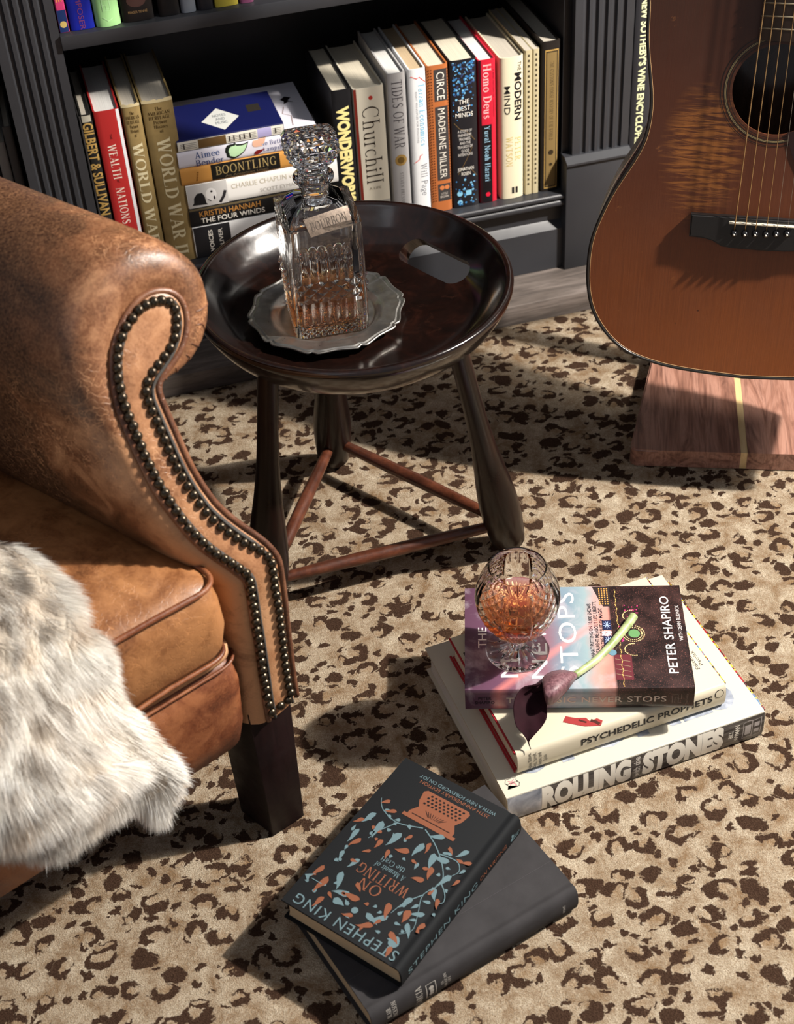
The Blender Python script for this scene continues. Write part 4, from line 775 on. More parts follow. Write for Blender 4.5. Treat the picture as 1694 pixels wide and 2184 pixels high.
# typewriter seen upright from the foot of the cover
tx, ty = Wd*.50, L*.205
cpoly(ow, [[(tx-.027, ty-.016), (tx-.024, ty-.019), (tx+.024, ty-.019), (tx+.027, ty-.016), (tx+.025, ty-.005), (tx+.021, ty+.002), (tx+.026, ty+.010), (tx+.026, ty+.014), (tx+.030, ty+.014), (tx+.030, ty+.018), (tx-.030, ty+.018), (tx-.030, ty+.014), (tx-.026, ty+.014), (tx-.026, ty+.010), (tx-.021, ty+.002), (tx-.025, ty-.005)][::1]], COP, 'typewriter_print', .0003)
cpoly(ow, [disc(tx-.0205+.0046*i+(.002 if j % 2 else 0), ty-.0150+.0036*j, .0014, 8, .0011) for j in range(4) for i in range(9)]+[stroke([(tx-.012+.003*i, ty+.0025), (tx-.006+.0015*i, ty+.008)], .0005) for i in range(9)]+[rectp(tx-.022, ty+.0115, tx+.022, ty+.0122)], OB, 'typewriter_keys', .0005)
r = random.Random(11); CP = []; TP = []
def lf(t, a, c, ang, ln, wd, bd=0): t.append(drop(Wd*a, L*c, ang, ln, wd, bd))
# curling stems down both sides, leaves on them, drops between
def stem(pts, w=.0011): 
    P = spline([(Wd*a, L*c, 0) for a, c in pts], 26); return stroke([(p.x, p.y) for p in P], [w*(1.1-.6*i/25) for i in range(26)])
TP += [stem([(.50, .31), (.36, .36), (.22, .44), (.15, .52), (.20, .62), (.14, .72), (.10, .80), (.16, .85)]), stem([(.52, .31), (.70, .35), (.84, .33), (.90, .30), (.93, .27)]), stem([(.30, .39), (.16, .38), (.10, .42), (.12, .46)]), stem([(.15, .52), (.08, .56), (.05, .60), (.08, .63)]), stem([(.70, .35), (.76, .42), (.80, .50)]), stem([(.2, .62), (.27, .70), (.30, .78)])]
big = [(.44, .38, 1.5, .020, .009), (.33, .40, 1.9, .020, .010), (.20, .40, .3, .019, .009), (.12, .46, 1.2, .020, .008), (.62, .39, 1.3, .022, .010), (.80, .38, 1.7, .024, .010), (.88, .36, 1.2, .019, .008), (.90, .48, 1.5, .020, .007), (.18, .56, 2.3, .017, .008), (.10, .70, .6, .016, .007), (.24, .66, 1.2, .018, .008), (.16, .78, 2.2, .018, .007), (.12, .88, .3, .013, .011), (.30, .80, .9, .020, .008), (.62, .80, .4, .020, .009), (.78, .72, 1.9, .022, .009), (.70, .86, 3.0, .014, .010), (.44, .84, 2.8, .018, .008), (.34, .30, .4, .017, .008), (.13, .30, 1.0, .016, .007), (.74, .62, 1.2, .016, .007), (.88, .62, 1.7, .013, .006)]
for a, c, an, ln, wd in big: lf(TP, a, c, an, ln*.95, wd*.72, .05*r.choice((-1, 1)))
cb = [(.40, .36, 1.7, .016, .006), (.55, .37, 1.3, .012, .005), (.28, .47, 1.9, .018, .008), (.26, .55, .4, .016, .008), (.48, .46, .3, .018, .009), (.70, .47, 1.4, .015, .007), (.62, .50, 1.9, .014, .006), (.84, .52, 1.2, .018, .007), (.92, .42, .8, .014, .006), (.76, .30, .4, .015, .006), (.86, .26, .9, .012, .006), (.92, .74, 1.4, .020, .007), (.84, .78, 1.5, .026, .009), (.76, .88, 1.3, .018, .007), (.54, .80, .2, .024, .009), (.36, .74, 2.0, .022, .009), (.20, .72, 1.6, .018, .010), (.06, .74, 1.4, .014, .007), (.22, .86, 2.6, .018, .008), (.34, .88, .5, .020, .008), (.50, .89, .3, .014, .006), (.10, .60, 2.1, .014, .006), (.05, .46, 1.2, .012, .005), (.06, .35, .6, .013, .006), (.72, .55, .8, .011, .005), (.14, .92, 1.6, .015, .007), (.64, .73, 2.4, .014, .006), (.27, .33, 2.4, .012, .005)]
for a, c, an, ln, wd in cb: lf(CP, a, c, an, ln*.85, wd*.72, .06*r.choice((-1, 1)))
pts = []; k = 0
while k < 95:
    a = .05+.9*r.random(); c = .32+.58*r.random()
    if .26 < a < .78 and .52 < c < .77: continue
    if any((a-p)**2+((c-q_)*1.5)**2 < .0026 for p, q_ in pts+[(x[0], x[1]) for x in big+cb]): k += .2; continue
    pts.append((a, c)); k += 1; lf(r.choice((CP, TP, TP)), a, c, r.random()*6.28, .004+.005*r.random(), .003+.001*r.random())
TP += [disc(Wd*.15, L*.90, .0052, 18), disc(Wd*.52, L*.86, .0034, 14)]
cpoly(ow, TP, TEAL, 'blue_leaf_print', .0003); cpoly(ow, CP, COP, 'copper_leaf_print', .0004)
cpoly(ow, [[(Wd*.93, L*.80), (Wd*.99, L*.83), (Wd*.93, L*.86), (Wd*.95, L*.83)], stroke([(Wd*.93, L*.83), (Wd*.84, L*.83)], .0008)], TEAL, 'umbrella_print', .0005)
# ================================================================== STOOL TABLE
DK = wood('dark_stained_wood', (.0042, .0022, .0018), (.0075, .003, .0022), (.015, .005, .0032), .20, (30, 30, 4), coat=.5, bump=.12, wear=(.022, .008, .005))
DKL = wood('dark_leg_wood', (.0042, .0022, .0018), (.0085, .0034, .0025), (.016, .0055, .0035), .34, (30, 30, 4), coat=.12, bump=.12)
DKR = wood('rubbed_red_brown_wood', (.040, .012, .006), (.080, .023, .011), (.125, .038, .018), .34, (30, 30, 90), coat=.15, bump=.15)
SX, SY, SZ = .283, 1.338, .372
ST = root('tray_top_stool', 'round dark wooden stool with dished tray top, oval hand hole and three turned legs', 'stool', (SX, SY, 0))
prof = [(0, -.062), (.085, -.062), (.112, -.059), (.135, -.050), (.153, -.036), (.165, -.020), (.1715, -.008), (.1735, -.002), (.1725, .0025), (.1690, .0040), (.1655, .0030), (.1620, -.001), (.1555, -.010), (.1460, -.021), (.134, -.0295), (.118, -.0345), (.095, -.0365), (.05, -.037), (0, -.037)]
P2 = spline([(r_, 0, z) for r_, z in prof], 74); prof = [(max(0, p.x), p.z) for p in P2]; prof[0] = (0.0004, -.062); prof[-1] = (.0004, -.037)
v, f = lathe(prof, 128, (SX, SY, SZ)); v += [Vector((SX, SY, SZ-.062)), Vector((SX, SY, SZ-.037))]; nb = len(prof)
f += [((k+1) % 128, k, len(v)-2) for k in range(128)]+[((nb-1)*128+k, (nb-1)*128+(k+1) % 128, len(v)-1) for k in range(128)]
top = mo('tray_top', v, f, DK, ST, True, True)
# oval hand hole cut through the sloping wall
hc = az(925, 556, .343); rad = Vector((hc.x-SX, hc.y-SY, 0)).normalized(); tan_ = Vector((-rad.y, rad.x, 0)); axd = (rad*-.62+Vector((0, 0, 1))*.78).normalized(); hd = tan_.cross(axd)
hc2 = Vector((hc.x, hc.y, .343)); ln = .034; rr = .0160; ring = []
for i in range(32):
    a = 2*math.pi*i/32; cx = math.cos(a)*rr + (ln if math.cos(a) > 0 else -ln)*(1 if abs(math.cos(a)) > 1e-6 else 0); cy = math.sin(a)*rr*1.08; ring.append((cx, cy))
vc = []; 
for s_ in (-.07, .07):
    for cx, cy in ring: vc.append(hc2+tan_*cx+hd*cy+axd*s_)
fc = [(i, (i+1) % 32, 32+(i+1) % 32, 32+i) for i in range(32)]+[tuple(range(32))[::-1], tuple(range(32, 64))]
cut = mo('cutter', vc, fc, DK, ST, False, True)
bmc = bmesh.new(); bmc.from_mesh(cut.data); bmesh.ops.recalc_face_normals(bmc, faces=bmc.faces); bmc.to_mesh(cut.data); bmc.free()
bmc = bmesh.new(); bmc.from_mesh(top.data); bmesh.ops.recalc_face_normals(bmc, faces=bmc.faces); bmc.to_mesh(top.data); bmc.free()
md = top.modifiers.new('hole', 'BOOLEAN'); md.object = cut; md.operation = 'DIFFERENCE'; md.solver = 'EXACT'
bpy.context.view_layer.update(); dg = bpy.context.evaluated_depsgraph_get(); me = bpy.data.meshes.new_from_object(top.evaluated_get(dg)); top.modifiers.clear(); top.data = me
me.polygons.foreach_set('use_smooth', [True]*len(me.polygons)); me.set_sharp_from_angle(angle=math.radians(32))
bpy.data.objects.remove(cut)
DKL.node_tree.nodes['Principled BSDF'].inputs['Specular IOR Level'].default_value = .25
def leg(foot, topp):
    foot = Vector(foot); topp = Vector(topp); n = 30; pts = [foot.lerp(topp, i/(n-1)) for i in range(n)]
    def rad(t): 
        b = .0112 + .0128*math.exp(-((t-.20)/.30)**2)
        return b*(math.sqrt(max(.0, 1-((.045-t)/.045)**2))*.55+.45 if t < .045 else 1)
    v, f = tube(pts, [rad(i/(n-1)) for i in range(n)], 28); return mo('leg', v, f, DKL, ST, True, True, auto=50)
feet = [Vector((.437, 1.273, .0016)), Vector((.272, 1.503, .0016)), Vector((.131, 1.262, .0016))]
tops = [Vector((.362, 1.300, .325)), Vector((.280, 1.400, .325)), Vector((.200, 1.305, .325))]
tops[0] = az(988, 795, .318)+Vector((.0, .006, .010)); tops[2] = az(568, 845, .318)+Vector((.004, .006, .010)); tops[1] = Vector((.268, 1.415, .325))
tops = [f_.lerp(t_, (.345-f_.z)/(t_.z-f_.z)) for f_, t_ in zip(feet, tops)]
for a, b in zip(feet, tops): leg(a, b)
def onleg(i, z): t = z/tops[i].z; return feet[i].lerp(tops[i], t)
for i, j, z in ((0, 2, .043), (0, 1, .046), (1, 2, .044)):
    a, b = onleg(i, z), onleg(j, z); pts = [a.lerp(b, k/14) for k in range(15)]
    v, f = tube(pts, [.0052+.0030*math.sin(math.pi*k/14)**.6 for k in range(15)], 14); tag(mo('stretcher', v, f, DKR, ST, True, True), 'red-brown rubbed stretcher rod')

# ================================================================== PEWTER PLATE
PW = NT('pewter'); co = PW.co(); PW.col(PW.ramp(PW.noise(co, 40, 5, .6), [(.35, (.34, .325, .30)), (.65, (.52, .50, .47))])); PW.set(Metallic=.95, Roughness=PW.ramp(PW.noise(co, 70, 5, .7), [(.3, .26), (.7, .44)])); PW.bump(PW.noise(co, 30, 4), .12, .0008)
PX, PY, PZ = .2515, 1.337, .3360
pl = root('pewter_plate', 'scalloped pewter plate lying on the stool top under the decanter', 'plate', (PX, PY, PZ))
pp = [(0, .0), (.050, .0), (.054, .001), (.058, .006), (.064, .0075), (.076, .0082), (.0775, .0092), (.0785, .0092), (.0795, .0082), (.0808, .0082), (.0820, .0095), (.0835, .0100), (.0845, .0095), (.0842, .0080), (.080, .0062), (.064, .0055), (.0585, .0035), (.055, -.0005), (.050, -.0012), (0, -.0012)]
pp = [(r_, z+.0018) for r_, z in pp][::-1]
def scal(r_, z, a, i):
    k = max(0, (r_-.060)/.024); u = (a*5/math.pi+.3) % 1.0; b = abs(u-.5)*2
    w = (.5-.5*math.cos(math.pi*2*((a*10/(2*math.pi)+.2) % 1)))
    bracket = -.0042*(abs(math.sin(5*a+.5))**.55 < .52)*(1-abs(math.sin(5*a+.5))**.55/.52) + .0022*math.cos(10*a+1.0)
    return r_+k*bracket*1.1, z
v, f = lathe(pp, 240, (PX, PY, PZ), scal); mo('plate_dish', v, f, PW.m, pl, True, True)

# ================================================================== DECANTER
GL = glassm('cut_glass', (.985, .99, .985), 1.5); AMB = NT('bourbon'); AMB.col((.93, .42, .09)); AMB.set(Transmission_Weight=1.0, Roughness=0.0, IOR=1.36)
va = AMB.n('ShaderNodeVolumeAbsorption', i_Color=(.995, .60, .08, 1), i_Density=46); AMB.l(va.outputs[0], AMB.out.inputs['Volume']); AMB.col((1, .93, .80))
DX, DY, DZ = .2515, 1.3345, .3386; DA = math.radians(-4)
dc = root('whiskey_decanter', 'square cut-glass decanter with diamond stopper standing on the pewter plate', 'decanter', (DX, DY, DZ), rz=DA)
HW = .0395
def sq(h, rc, n=15):
    """square ring with rounded corners, n points per side; returns (x, y, nx, ny, s along side -1..1, side)"""
    out = []
    for sd in range(4):
        c, s = (1, 0, -1, 0)[sd], (0, 1, 0, -1)[sd]
        for i in range(n):
            t = -1+2*(i+.5)/n; L_ = h-rc; 
            x, y = h, t*h
            if abs(y) > L_:
                a = (abs(y)-L_)/rc*math.pi/4; x = L_+rc*math.cos(a); y = math.copysign(L_+rc*math.sin(a), y)
            out.append((x*c-y*s, x*s+y*c, c, s, t, sd))
    return out
HB = .148
def relief(t, z):
    """depth of cut at t (-1..1 across the face) and height z"""
    if abs(t) > .86: return 0
    if z < .022: # low row of small diamonds
        a = (t*6+z*150) % 1-.5; b = (t*6-z*150) % 1-.5; return .0014*(1-2*max(abs(a), abs(b)))
    if z < .050: u = (t*4.5) % 1; return .0018*math.sin(math.pi*u)-.0008
    if z < .077: 
        a = (t*2.9+(z-.05)*74) % 1-.5; b = (t*2.9-(z-.05)*74) % 1-.5; return .0036*(1-2*max(abs(a), abs(b)))
    if z < .125: u = (t*4.5) % 1; return (.0017*math.sin(math.pi*u)-.0007)*sstep(.125, .112, z)
    return 0
zs = [0, .0012, .003]+[.005+i*.0009 for i in range(132)]; zs = [z for z in zs if z < .122]+[.125, .130, .135, .139, .142, .1445, .147]
rows = []
for z in zs:
    h = HW - (.0022*(1-min(1, z/.003))**2) - .0012*math.exp(-(z/.02)) + .0006
    if z > .125: h -= .0
    ring_ = sq(h, .004, 84); rr_ = []
    for x, y, nx, ny, t, sd in ring_:
        d = relief(t, z); rr_.append(Vector((x+nx*d, y+ny*d, z)))
    rows.append(rr_)
def shoulder(u):  # u 0..1 from body edge to neck
    return u
nk = .0145
for i in range(1, 13):
    u = i/12; ring_ = sq(HW+.0006, .004, 84); rr_ = []
    for x, y, nx, ny, t, sd in ring_:
        L_ = math.hypot(x, y); cx, cy = x/L_*nk, y/L_*nk; k = math.sin(u*math.pi/2)**.9
        z = .147 + .022*(1-math.cos(u*math.pi/2))*.95 + .004*math.sin(u*math.pi)*(1-abs(t))
        rr_.append(Vector((x+(cx-x)*k, y+(cy-y)*k, z)))
    rows.append(rr_)
base_z = rows[-1][0].z
for r_, z in ((.0143, .174), (.0145, .181), (.0160, .1835), (.0190, .1850), (.0208, .1875), (.0212, .1900), (.0205, .1925), (.0185, .1945), (.0160, .1950)):
    rows.append([Vector((x/math.hypot(x, y)*r_, y/math.hypot(x, y)*r_, z)) for x, y, *_ in sq(HW, .004, 84)])
# inner wall, back down
inner = [(.0112, .1945), (.0108, .184), (.0108, .172), (.0125, .168)]
for r_, z in inner: rows.append([Vector((x/math.hypot(x, y)*r_, y/math.hypot(x, y)*r_, z)) for x, y, *_ in sq(HW, .004, 84)])
hi = HW-.0052
for k, z in ((.45, .164), (.75, .157), (.93, .150), (1, .142), (1, .10), (1, .06), (1, .03), (.985, .0145), (.95, .0115), (.85, .0105)):
    rr_ = []
    for x, y, *_ in sq(hi, .009, 84):
        L_ = math.hypot(x, y); cx, cy = x/L_*.0125, y/L_*.0125
        rr_.append(Vector((cx+(x-cx)*k, cy+(y-cy)*k, z)) if z > .14 else Vector((x*k, y*k, z)))
    rows.append(rr_)
n = len(rows[0]); v = [p for r_ in rows for p in r_]; f = []
for i in range(len(rows)-1):
    for j in range(n): f.append((i*n+j, i*n+(j+1) % n, (i+1)*n+(j+1) % n, (i+1)*n+j))
f.append(tuple(range(n))[::-1]); f.append(tuple((len(rows)-1)*n+j for j in range(n)))
v = [Vector((p.x, p.y, p.z*.885)) for p in v]; mo('bottle', v, f, GL, dc, True, auto=14)
# bourbon: fills the cavity a touch into the glass
rows = []
for k, z in ((.86, .0103), (.955, .0113), (.99, .0143), (1.004, .03), (1.004, .0405), (1.004, .0415)):
    rows.append([Vector((x*k, y*k, z)) for x, y, *_ in sq(hi, .009, 84)])
v = [p for r_ in rows for p in r_]; f = []
for i in range(len(rows)-1):
    for j in range(n): f.append((i*n+j, i*n+(j+1) % n, (i+1)*n+(j+1) % n, (i+1)*n+j))
f.append(tuple(range(n))[::-1]); f.append(tuple((len(rows)-1)*n+j for j in range(n)))
v = [Vector((p.x, p.y, p.z*.885)) for p in v]; tag(mo('bourbon', v, f, AMB.m, dc, True, auto=40), 'amber bourbon in the lower third')
# stopper: faceted block of little pyramids on a round plug
def stopper():
    V = []; Fq = []
    h0, h1, z0, z1 = .0165, .0262, .209, .239
    def quad_pyr(a, b, c, d, nrm, ht):
        o = len(V); V.extend([a, b, c, d, (a+b+c+d)/4+nrm*ht]); Fq.extend([(o, o+1, o+4), (o+1, o+2, o+4), (o+2, o+3, o+4), (o+3, o, o+4)])
    def hw(z): u = (z-z0)/(z1-z0); return h0+(h1-h0)*math.sin(min(1, u*1.25)*math.pi/2)-(.0022*max(0, u-.85)/.15)
    nz, nt = 4, 5
    for sd in range(4):
        c, s = (1, 0, -1, 0)[sd], (0, 1, 0, -1)[sd]
        for i in range(nz):
            for j in range(nt):
                za, zb = z0+(z1-z0)*i/nz, z0+(z1-z0)*(i+1)/nz; ta, tb = -1+2*j/nt, -1+2*(j+1)/nt
                def P(t, z): h = hw(z); x, y = h*(1-.07*t*t), t*h*.93; return Vector((x*c-y*s, x*s+y*c, z))
                quad_pyr(P(ta, za), P(tb, za), P(tb, zb), P(ta, zb), Vector((c, s, -.1)), .0032)
    ht = hw(z1)*.93; m = 6
    for i in range(m):
        for j in range(m):
            g = lambda a, b: Vector((-ht+2*ht*a/m, -ht+2*ht*b/m, z1+.0035*(1-max(abs(2*a/m-1), abs(2*b/m-1))**2)))
            quad_pyr(g(i, j), g(i+1, j), g(i+1, j+1), g(i, j+1), Vector((0, 0, 1)), .0017)
    return V, Fq
V, Fq = stopper()
mer = bmesh.new(); vs = [mer.verts.new(p) for p in V]
for q_ in Fq: mer.faces.new([vs[i] for i in q_])
bmesh.ops.remove_doubles(mer, verts=mer.verts, dist=.0004)
edges = [e for e in mer.edges if e.is_boundary]
# close the underside to the round plug
bot = sorted({v_ for e in edges for v_ in e.verts if v_.co.z < .2095}, key=lambda q_: math.atan2(q_.co.y, q_.co.x)); prev = bot
for r_, z in ((.0150, .2065), (.0128, .2045), (.0120, .2020), (.0135, .2005), (.0150, .1985), (.0150, .1965), (.0108, .1955), (.0104, .188), (.0098, .175), (.0004, .1748)):
    cur = [mer.verts.new((math.cos(math.atan2(b_.co.y, b_.co.x))*r_, math.sin(math.atan2(b_.co.y, b_.co.x))*r_, z)) for b_ in bot]
    for i in range(len(bot)):
        mer.faces.new((prev[i], prev[(i+1) % len(bot)], cur[(i+1) % len(bot)], cur[i]))
    prev = cur
mer.faces.new(prev)
bmesh.ops.remove_doubles(mer, verts=mer.verts, dist=.00002)
bmesh.ops.scale(mer, vec=(1, 1, .885), verts=mer.verts); from_bm('stopper', mer, glassm('stopper_glass', (.99, .99, .99), 1.5), dc, False)
# neck chain and tag
CHN = pm('dark_chain', (.03, .027, .025), .35, .8); BR = NT('antique_tin'); co = BR.co(); BR.col(BR.ramp(BR.noise(co, 300, 4, .7), [(.3, S(104, 92, 82)), (.7, S(150, 134, 120))])); BR.set(Metallic=.35, Roughness=.5); BR.bump(BR.noise(co, 500, 3), .3, .0003)
minv = rootm(dc).inverted()
tg = root('bottle_tag', 'grey metal neck tag stamped BOURBON hanging on a black chain', 'label tag', (DX+.004, DY-.030, DZ+.125))
Pt = [apl(x, y, Vector((DX, DY-.0440, DZ+.118)), Vector((.12, -.90, .42)).normalized()) for x, y in ((646, 469), (741, 437), (752, 478), (663, 507))]
nrm = (Pt[2]-Pt[1]).cross(Pt[0]-Pt[1]).normalized(); nrm = nrm if nrm.y < 0 else -nrm
hexa('tag_plate', [p-nrm*.0006 for p in (Pt[3], Pt[2], Pt[1], Pt[0])]+[p+nrm*.0006 for p in (Pt[3], Pt[2], Pt[1], Pt[0])], BR.m, tg, .0002)
u_ = (Pt[1]-Pt[0]).normalized(); w_ = nrm.cross(u_); w_ = w_ if w_.z > 0 else -w_; cc_ = (Pt[0]+Pt[1]+Pt[2]+Pt[3])/4; ti = rootm(tg).inverted()
lettering('BOURBON', pm('stamped_dark', S(74, 64, 56), .6), tg, lambda a, c: ti @ (cc_+u_*a+w_*c+nrm*.0008), .0090, .039, serif=(.12, .05))
def chain(name, A, B, sag, nrm_):
    A = Vector(A); B = Vector(B); n_ = 13; vf = []
    for i in range(n_):
        t = (i+.5)/n_; p = A.lerp(B, t)+Vector((0, 0, -sag*4*t*(1-t))); d_ = (B-A).normalized()
        a_ = d_.cross(nrm_).normalized() if i % 2 else nrm_; q_ = [p+d_*(.0016*math.cos(k*6.283/8))+a_*(.0010*math.sin(k*6.283/8)) for k in range(8)]
        vf.append(tube(q_, .00038, 5, True))
    v, f = merge(vf); return mo(name, v, f, CHN, tg, True, True)
ncx = Vector((DX, DY, DZ+.157))
chain('chain', ncx+Vector((-.0145, -.006, .001)), Pt[0]+nrm*.0005+Vector((.001, 0, -.001)), .001, nrm); chain('chain', ncx+Vector((.0145, -.004, .001)), Pt[1]+nrm*.0005+Vector((-.001, 0, -.001)), .001, nrm)
q_ = [ncx+Vector((.0153*math.cos(a), .0153*math.sin(a), .0015)) for a in [math.radians(200-220*i/20) for i in range(21)]]; v, f = tube(q_, .0007, 6); mo('chain', v, f, CHN, tg, True, True)

# ================================================================== SNIFTER
NX, NY, NZ = .3555, 1.012, .1001
sn = root('brandy_snifter', 'cut-crystal brandy snifter of amber liquor standing on the concert book', 'glass', (NX, NY, NZ))
out = [(.0004, .0), (.020, .0002), (.0315, .0), (.0332, .0010), (.0330, .0022), (.026, .0042), (.016, .0070), (.0095, .0105), (.0075, .0150), (.0080, .0195), (.012, .0235), (.020, .0300), (.030, .0410), (.0385, .0560), (.0425, .0700), (.0432, .0800), (.0405, .0940), (.0355, .1060), (.0305, .1150), (.0290, .1180), (.0285, .1188)]
inn = [(.0276, .1184), (.0290, .1150), (.0338, .1060), (.0385, .0940), (.0408, .0800), (.0400, .0700), (.0360, .0565), (.0275, .0430), (.016, .0330), (.006, .0295), (.0004, .0290)]
O_ = [(p.x, p.z) for p in spline([(a, 0, b) for a, b in out[8:]], 110)]; O_ = out[:8]+O_
I_ = [(p.x, p.z) for p in spline([(a, 0, b) for a, b in inn], 40)]
nO = len(O_)
def cut(r_, z, a, i):
    if i >= nO or z > .108: return max(.0003, r_), z
    if z > .026:
        g = ((a-.45)*4/(2*math.pi)) % 1.0; fan = abs(g-.5) < .24
        zz_ = (z-.026)/.082
        if fan:
            an = math.atan2((g-.5)*2.2, zz_+.05); u = abs(math.sin(an*9)); d = -.0013*(1-u)**2*(1-sstep(.30, .42, zz_))-.0004*(1-u)**2*sstep(.72, .78, zz_)
        else:
            p1 = (a*3.8+z*95) % 1; p2 = (a*3.8-z*95) % 1; d = -.0013*(max(0, 1-min(p1, 1-p1)*5)+max(0, 1-min(p2, 1-p2)*5))*.6
        e = abs(abs(g-.5)-.24); d -= .0014*max(0, 1-e*24)
        return max(.0003, r_+d), z
    if z < .0001 and .006 < r_ < .030: return r_, z
    if .001 < z < .012 and r_ > .009: return r_, z-.0016*max(0, math.cos(a*8))**2*(1 if r_ < .028 else 0)
    return max(.0003, r_), z
v, f = lathe(O_+I_, 260, (NX, NY, NZ), cut); CRY = glassm('crystal', (.99, .99, .99), 1.52)
mo('bowl_and_foot', v, f, CRY, sn, True, True, auto=40)
# star of deep cuts on the foot
V = []; Fs = []
for k in range(16):
    a = 2*math.pi*k/16+.1; d_ = Vector((math.cos(a), math.sin(a), 0)); s_ = Vector((-d_.y, d_.x, 0)); o = len(V); L1 = .027 if k % 2 else .023
    V += [d_*.010+Vector((0, 0, .0102)), d_*.019+s_*.0026+Vector((0, 0, .0058)), d_*L1+Vector((0, 0, .0039)), d_*.019-s_*.0026+Vector((0, 0, .0058)), d_*.018+Vector((0, 0, .0082)), d_*.018+Vector((0, 0, .0042))]
    Fs += [(o, o+1, o+4), (o+1, o+2, o+4), (o+2, o+3, o+4), (o+3, o, o+4), (o+1, o, o+5), (o+2, o+1, o+5), (o+3, o+2, o+5), (o, o+3, o+5)]
mo('foot_star', V, Fs, CRY, sn)
liq = [(a+.0002, z) for a, z in I_ if z <= .0665][::-1]; zt = .0665
rl = max(a for a, z in liq); liq = [(.0004, liq[0][1])]+liq[1:]+[(rl+.0006, zt+.0004), (rl-.001, zt), (.0004, zt-.0001)]
v, f = lathe(liq, 96, (NX, NY, NZ)); AM2 = NT('brandy'); AM2.col((1, .92, .78)); AM2.set(Transmission_Weight=1.0, Roughness=0.0, IOR=1.36)
va = AM2.n('ShaderNodeVolumeAbsorption', i_Color=(.985, .60, .12, 1), i_Density=60); AM2.l(va.outputs[0], AM2.out.inputs['Volume'])
tag(mo('liquor', v, f, AM2.m, sn, True, True, auto=50), 'amber liquor half filling the bowl')

# ================================================================== CALLA LILY
LD = NT('plum_petal'); co = LD.co(); LD.col(LD.ramp(LD.noise(LD.co(scale=(8, 8, 8)), 6, 4), [(.3, (.012, .003, .005)), (.7, (.024, .006, .010))])); LD.set(Roughness=.8, Specular_IOR_Level=.1); 
LO = NT('mauve_petal'); co = LO.co(scale=(1, 1, 1)); LO.col(LO.ramp(LO.noise(LO.co(scale=(420, 420, 60)), 1, 3), [(.35, S(84, 50, 58)), (.65, S(128, 92, 98))])); LO.set(Roughness=.5)
ly = root('calla_lily', 'dark plum calla lily with pale green stem drooping over the top book edge', 'flower', tuple(az(1230, 1435, .101)))
zt = .1002
sp_ = [az(1352, 1314, zt+.0052), az(1338, 1334, zt+.0050), az(1310, 1368, zt+.0047), az(1278, 1402, zt+.0047), az(1250, 1424, zt+.006), az(1226, 1440, zt+.0085)]
v, f = tube(spline(sp_, 30), [.0048-.0012*i/29 for i in range(30)], 14); STM = NT('green_stem'); STM.col(STM.ramp(STM.noise(STM.co(), 60, 3), [(.35, S(132, 150, 92)), (.65, S(184, 194, 148))])); STM.set(Roughness=.4); mo('stem', v, f, STM.m, ly, True, True)
# spathe: wrapped funnel (outer, pale side showing) then the open dark lobe hanging over the edge
def petal(name, rowspx, mat, th=.0007):
    rows = [spline([az(x, y, z) for x, y, z in r_], 15) for r_ in rowspx]; cols = [spline([rows[i][j] for i in range(len(rows))], 30) for j in range(15)]
    g = [[cols[j][i] for j in range(15)] for i in range(30)]; v, f = gridmesh(g)
    o = mo(name, v, f, mat, ly, True, True); m_ = o.modifiers.new('thick', 'SOLIDIFY'); m_.thickness = th; m_.offset = 0; return o
Z = zt
petal('spathe_outside', [[(1224, 1433, Z+.008), (1228, 1436, Z+.013), (1231, 1441, Z+.011), (1228, 1448, Z+.006)],
   [(1198, 1429, Z+.004), (1204, 1436, Z+.019), (1212, 1456, Z+.018), (1212, 1470, Z+.003)],
   [(1174, 1434, Z+.006), (1180, 1446, Z+.023), (1190, 1474, Z+.022), (1194, 1490, Z+.004)],
   [(1158, 1446, Z+.010), (1161, 1464, Z+.022), (1168, 1486, Z+.020), (1177, 1503, Z+.004)],
   [(1158, 1462, Z+.012), (1160, 1474, Z+.018), (1162, 1486, Z+.016), (1166, 1503, Z+.006)]], LO.m)
petal('spathe_inside', [[(1160, 1453, Z+.010), (1161, 1468, Z+.004), (1163, 1484, Z+.004), (1166, 1503, Z+.006)],
   [(1140, 1460, Z+.016), (1140, 1475, Z+.006), (1150, 1500, Z+.002), (1167, 1522, Z-.002)],
   [(1113, 1468, Z+.014), (1120, 1490, Z+.004), (1140, 1515, Z-.002), (1165, 1535, Z-.006)],
   [(1096, 1500, Z+.008), (1112, 1515, Z+.002), (1134, 1535, Z-.006), (1156, 1550, Z-.012)],
   [(1100, 1545, Z-.002), (1112, 1550, Z-.006), (1126, 1556, Z-.012), (1142, 1566, Z-.016)],
   [(1118, 1568, Z-.012), (1122, 1572, Z-.015), (1126, 1574, Z-.018), (1130, 1580, Z-.020)],
   [(1126, 1582, Z-.020), (1127, 1583, Z-.021), (1128, 1584, Z-.022), (1129, 1586, Z-.023)],
   [(1131, 1597, Z-.027), (1131.5, 1597, Z-.027), (1132, 1597, Z-.027), (1132.5, 1598, Z-.027)]], LD.m)
petal('spathe_fold', [[(1160, 1452, Z+.011), (1159, 1458, Z+.010), (1160, 1464, Z+.009), (1161, 1470, Z+.008)],
   [(1148, 1460, Z+.018), (1147, 1463, Z+.014), (1148, 1467, Z+.012), (1150, 1474, Z+.008)], [(1136, 1463, Z+.018), (1135, 1466, Z+.014), (1136, 1470, Z+.010), (1140, 1478, Z+.006)]], LD.m, .0005)

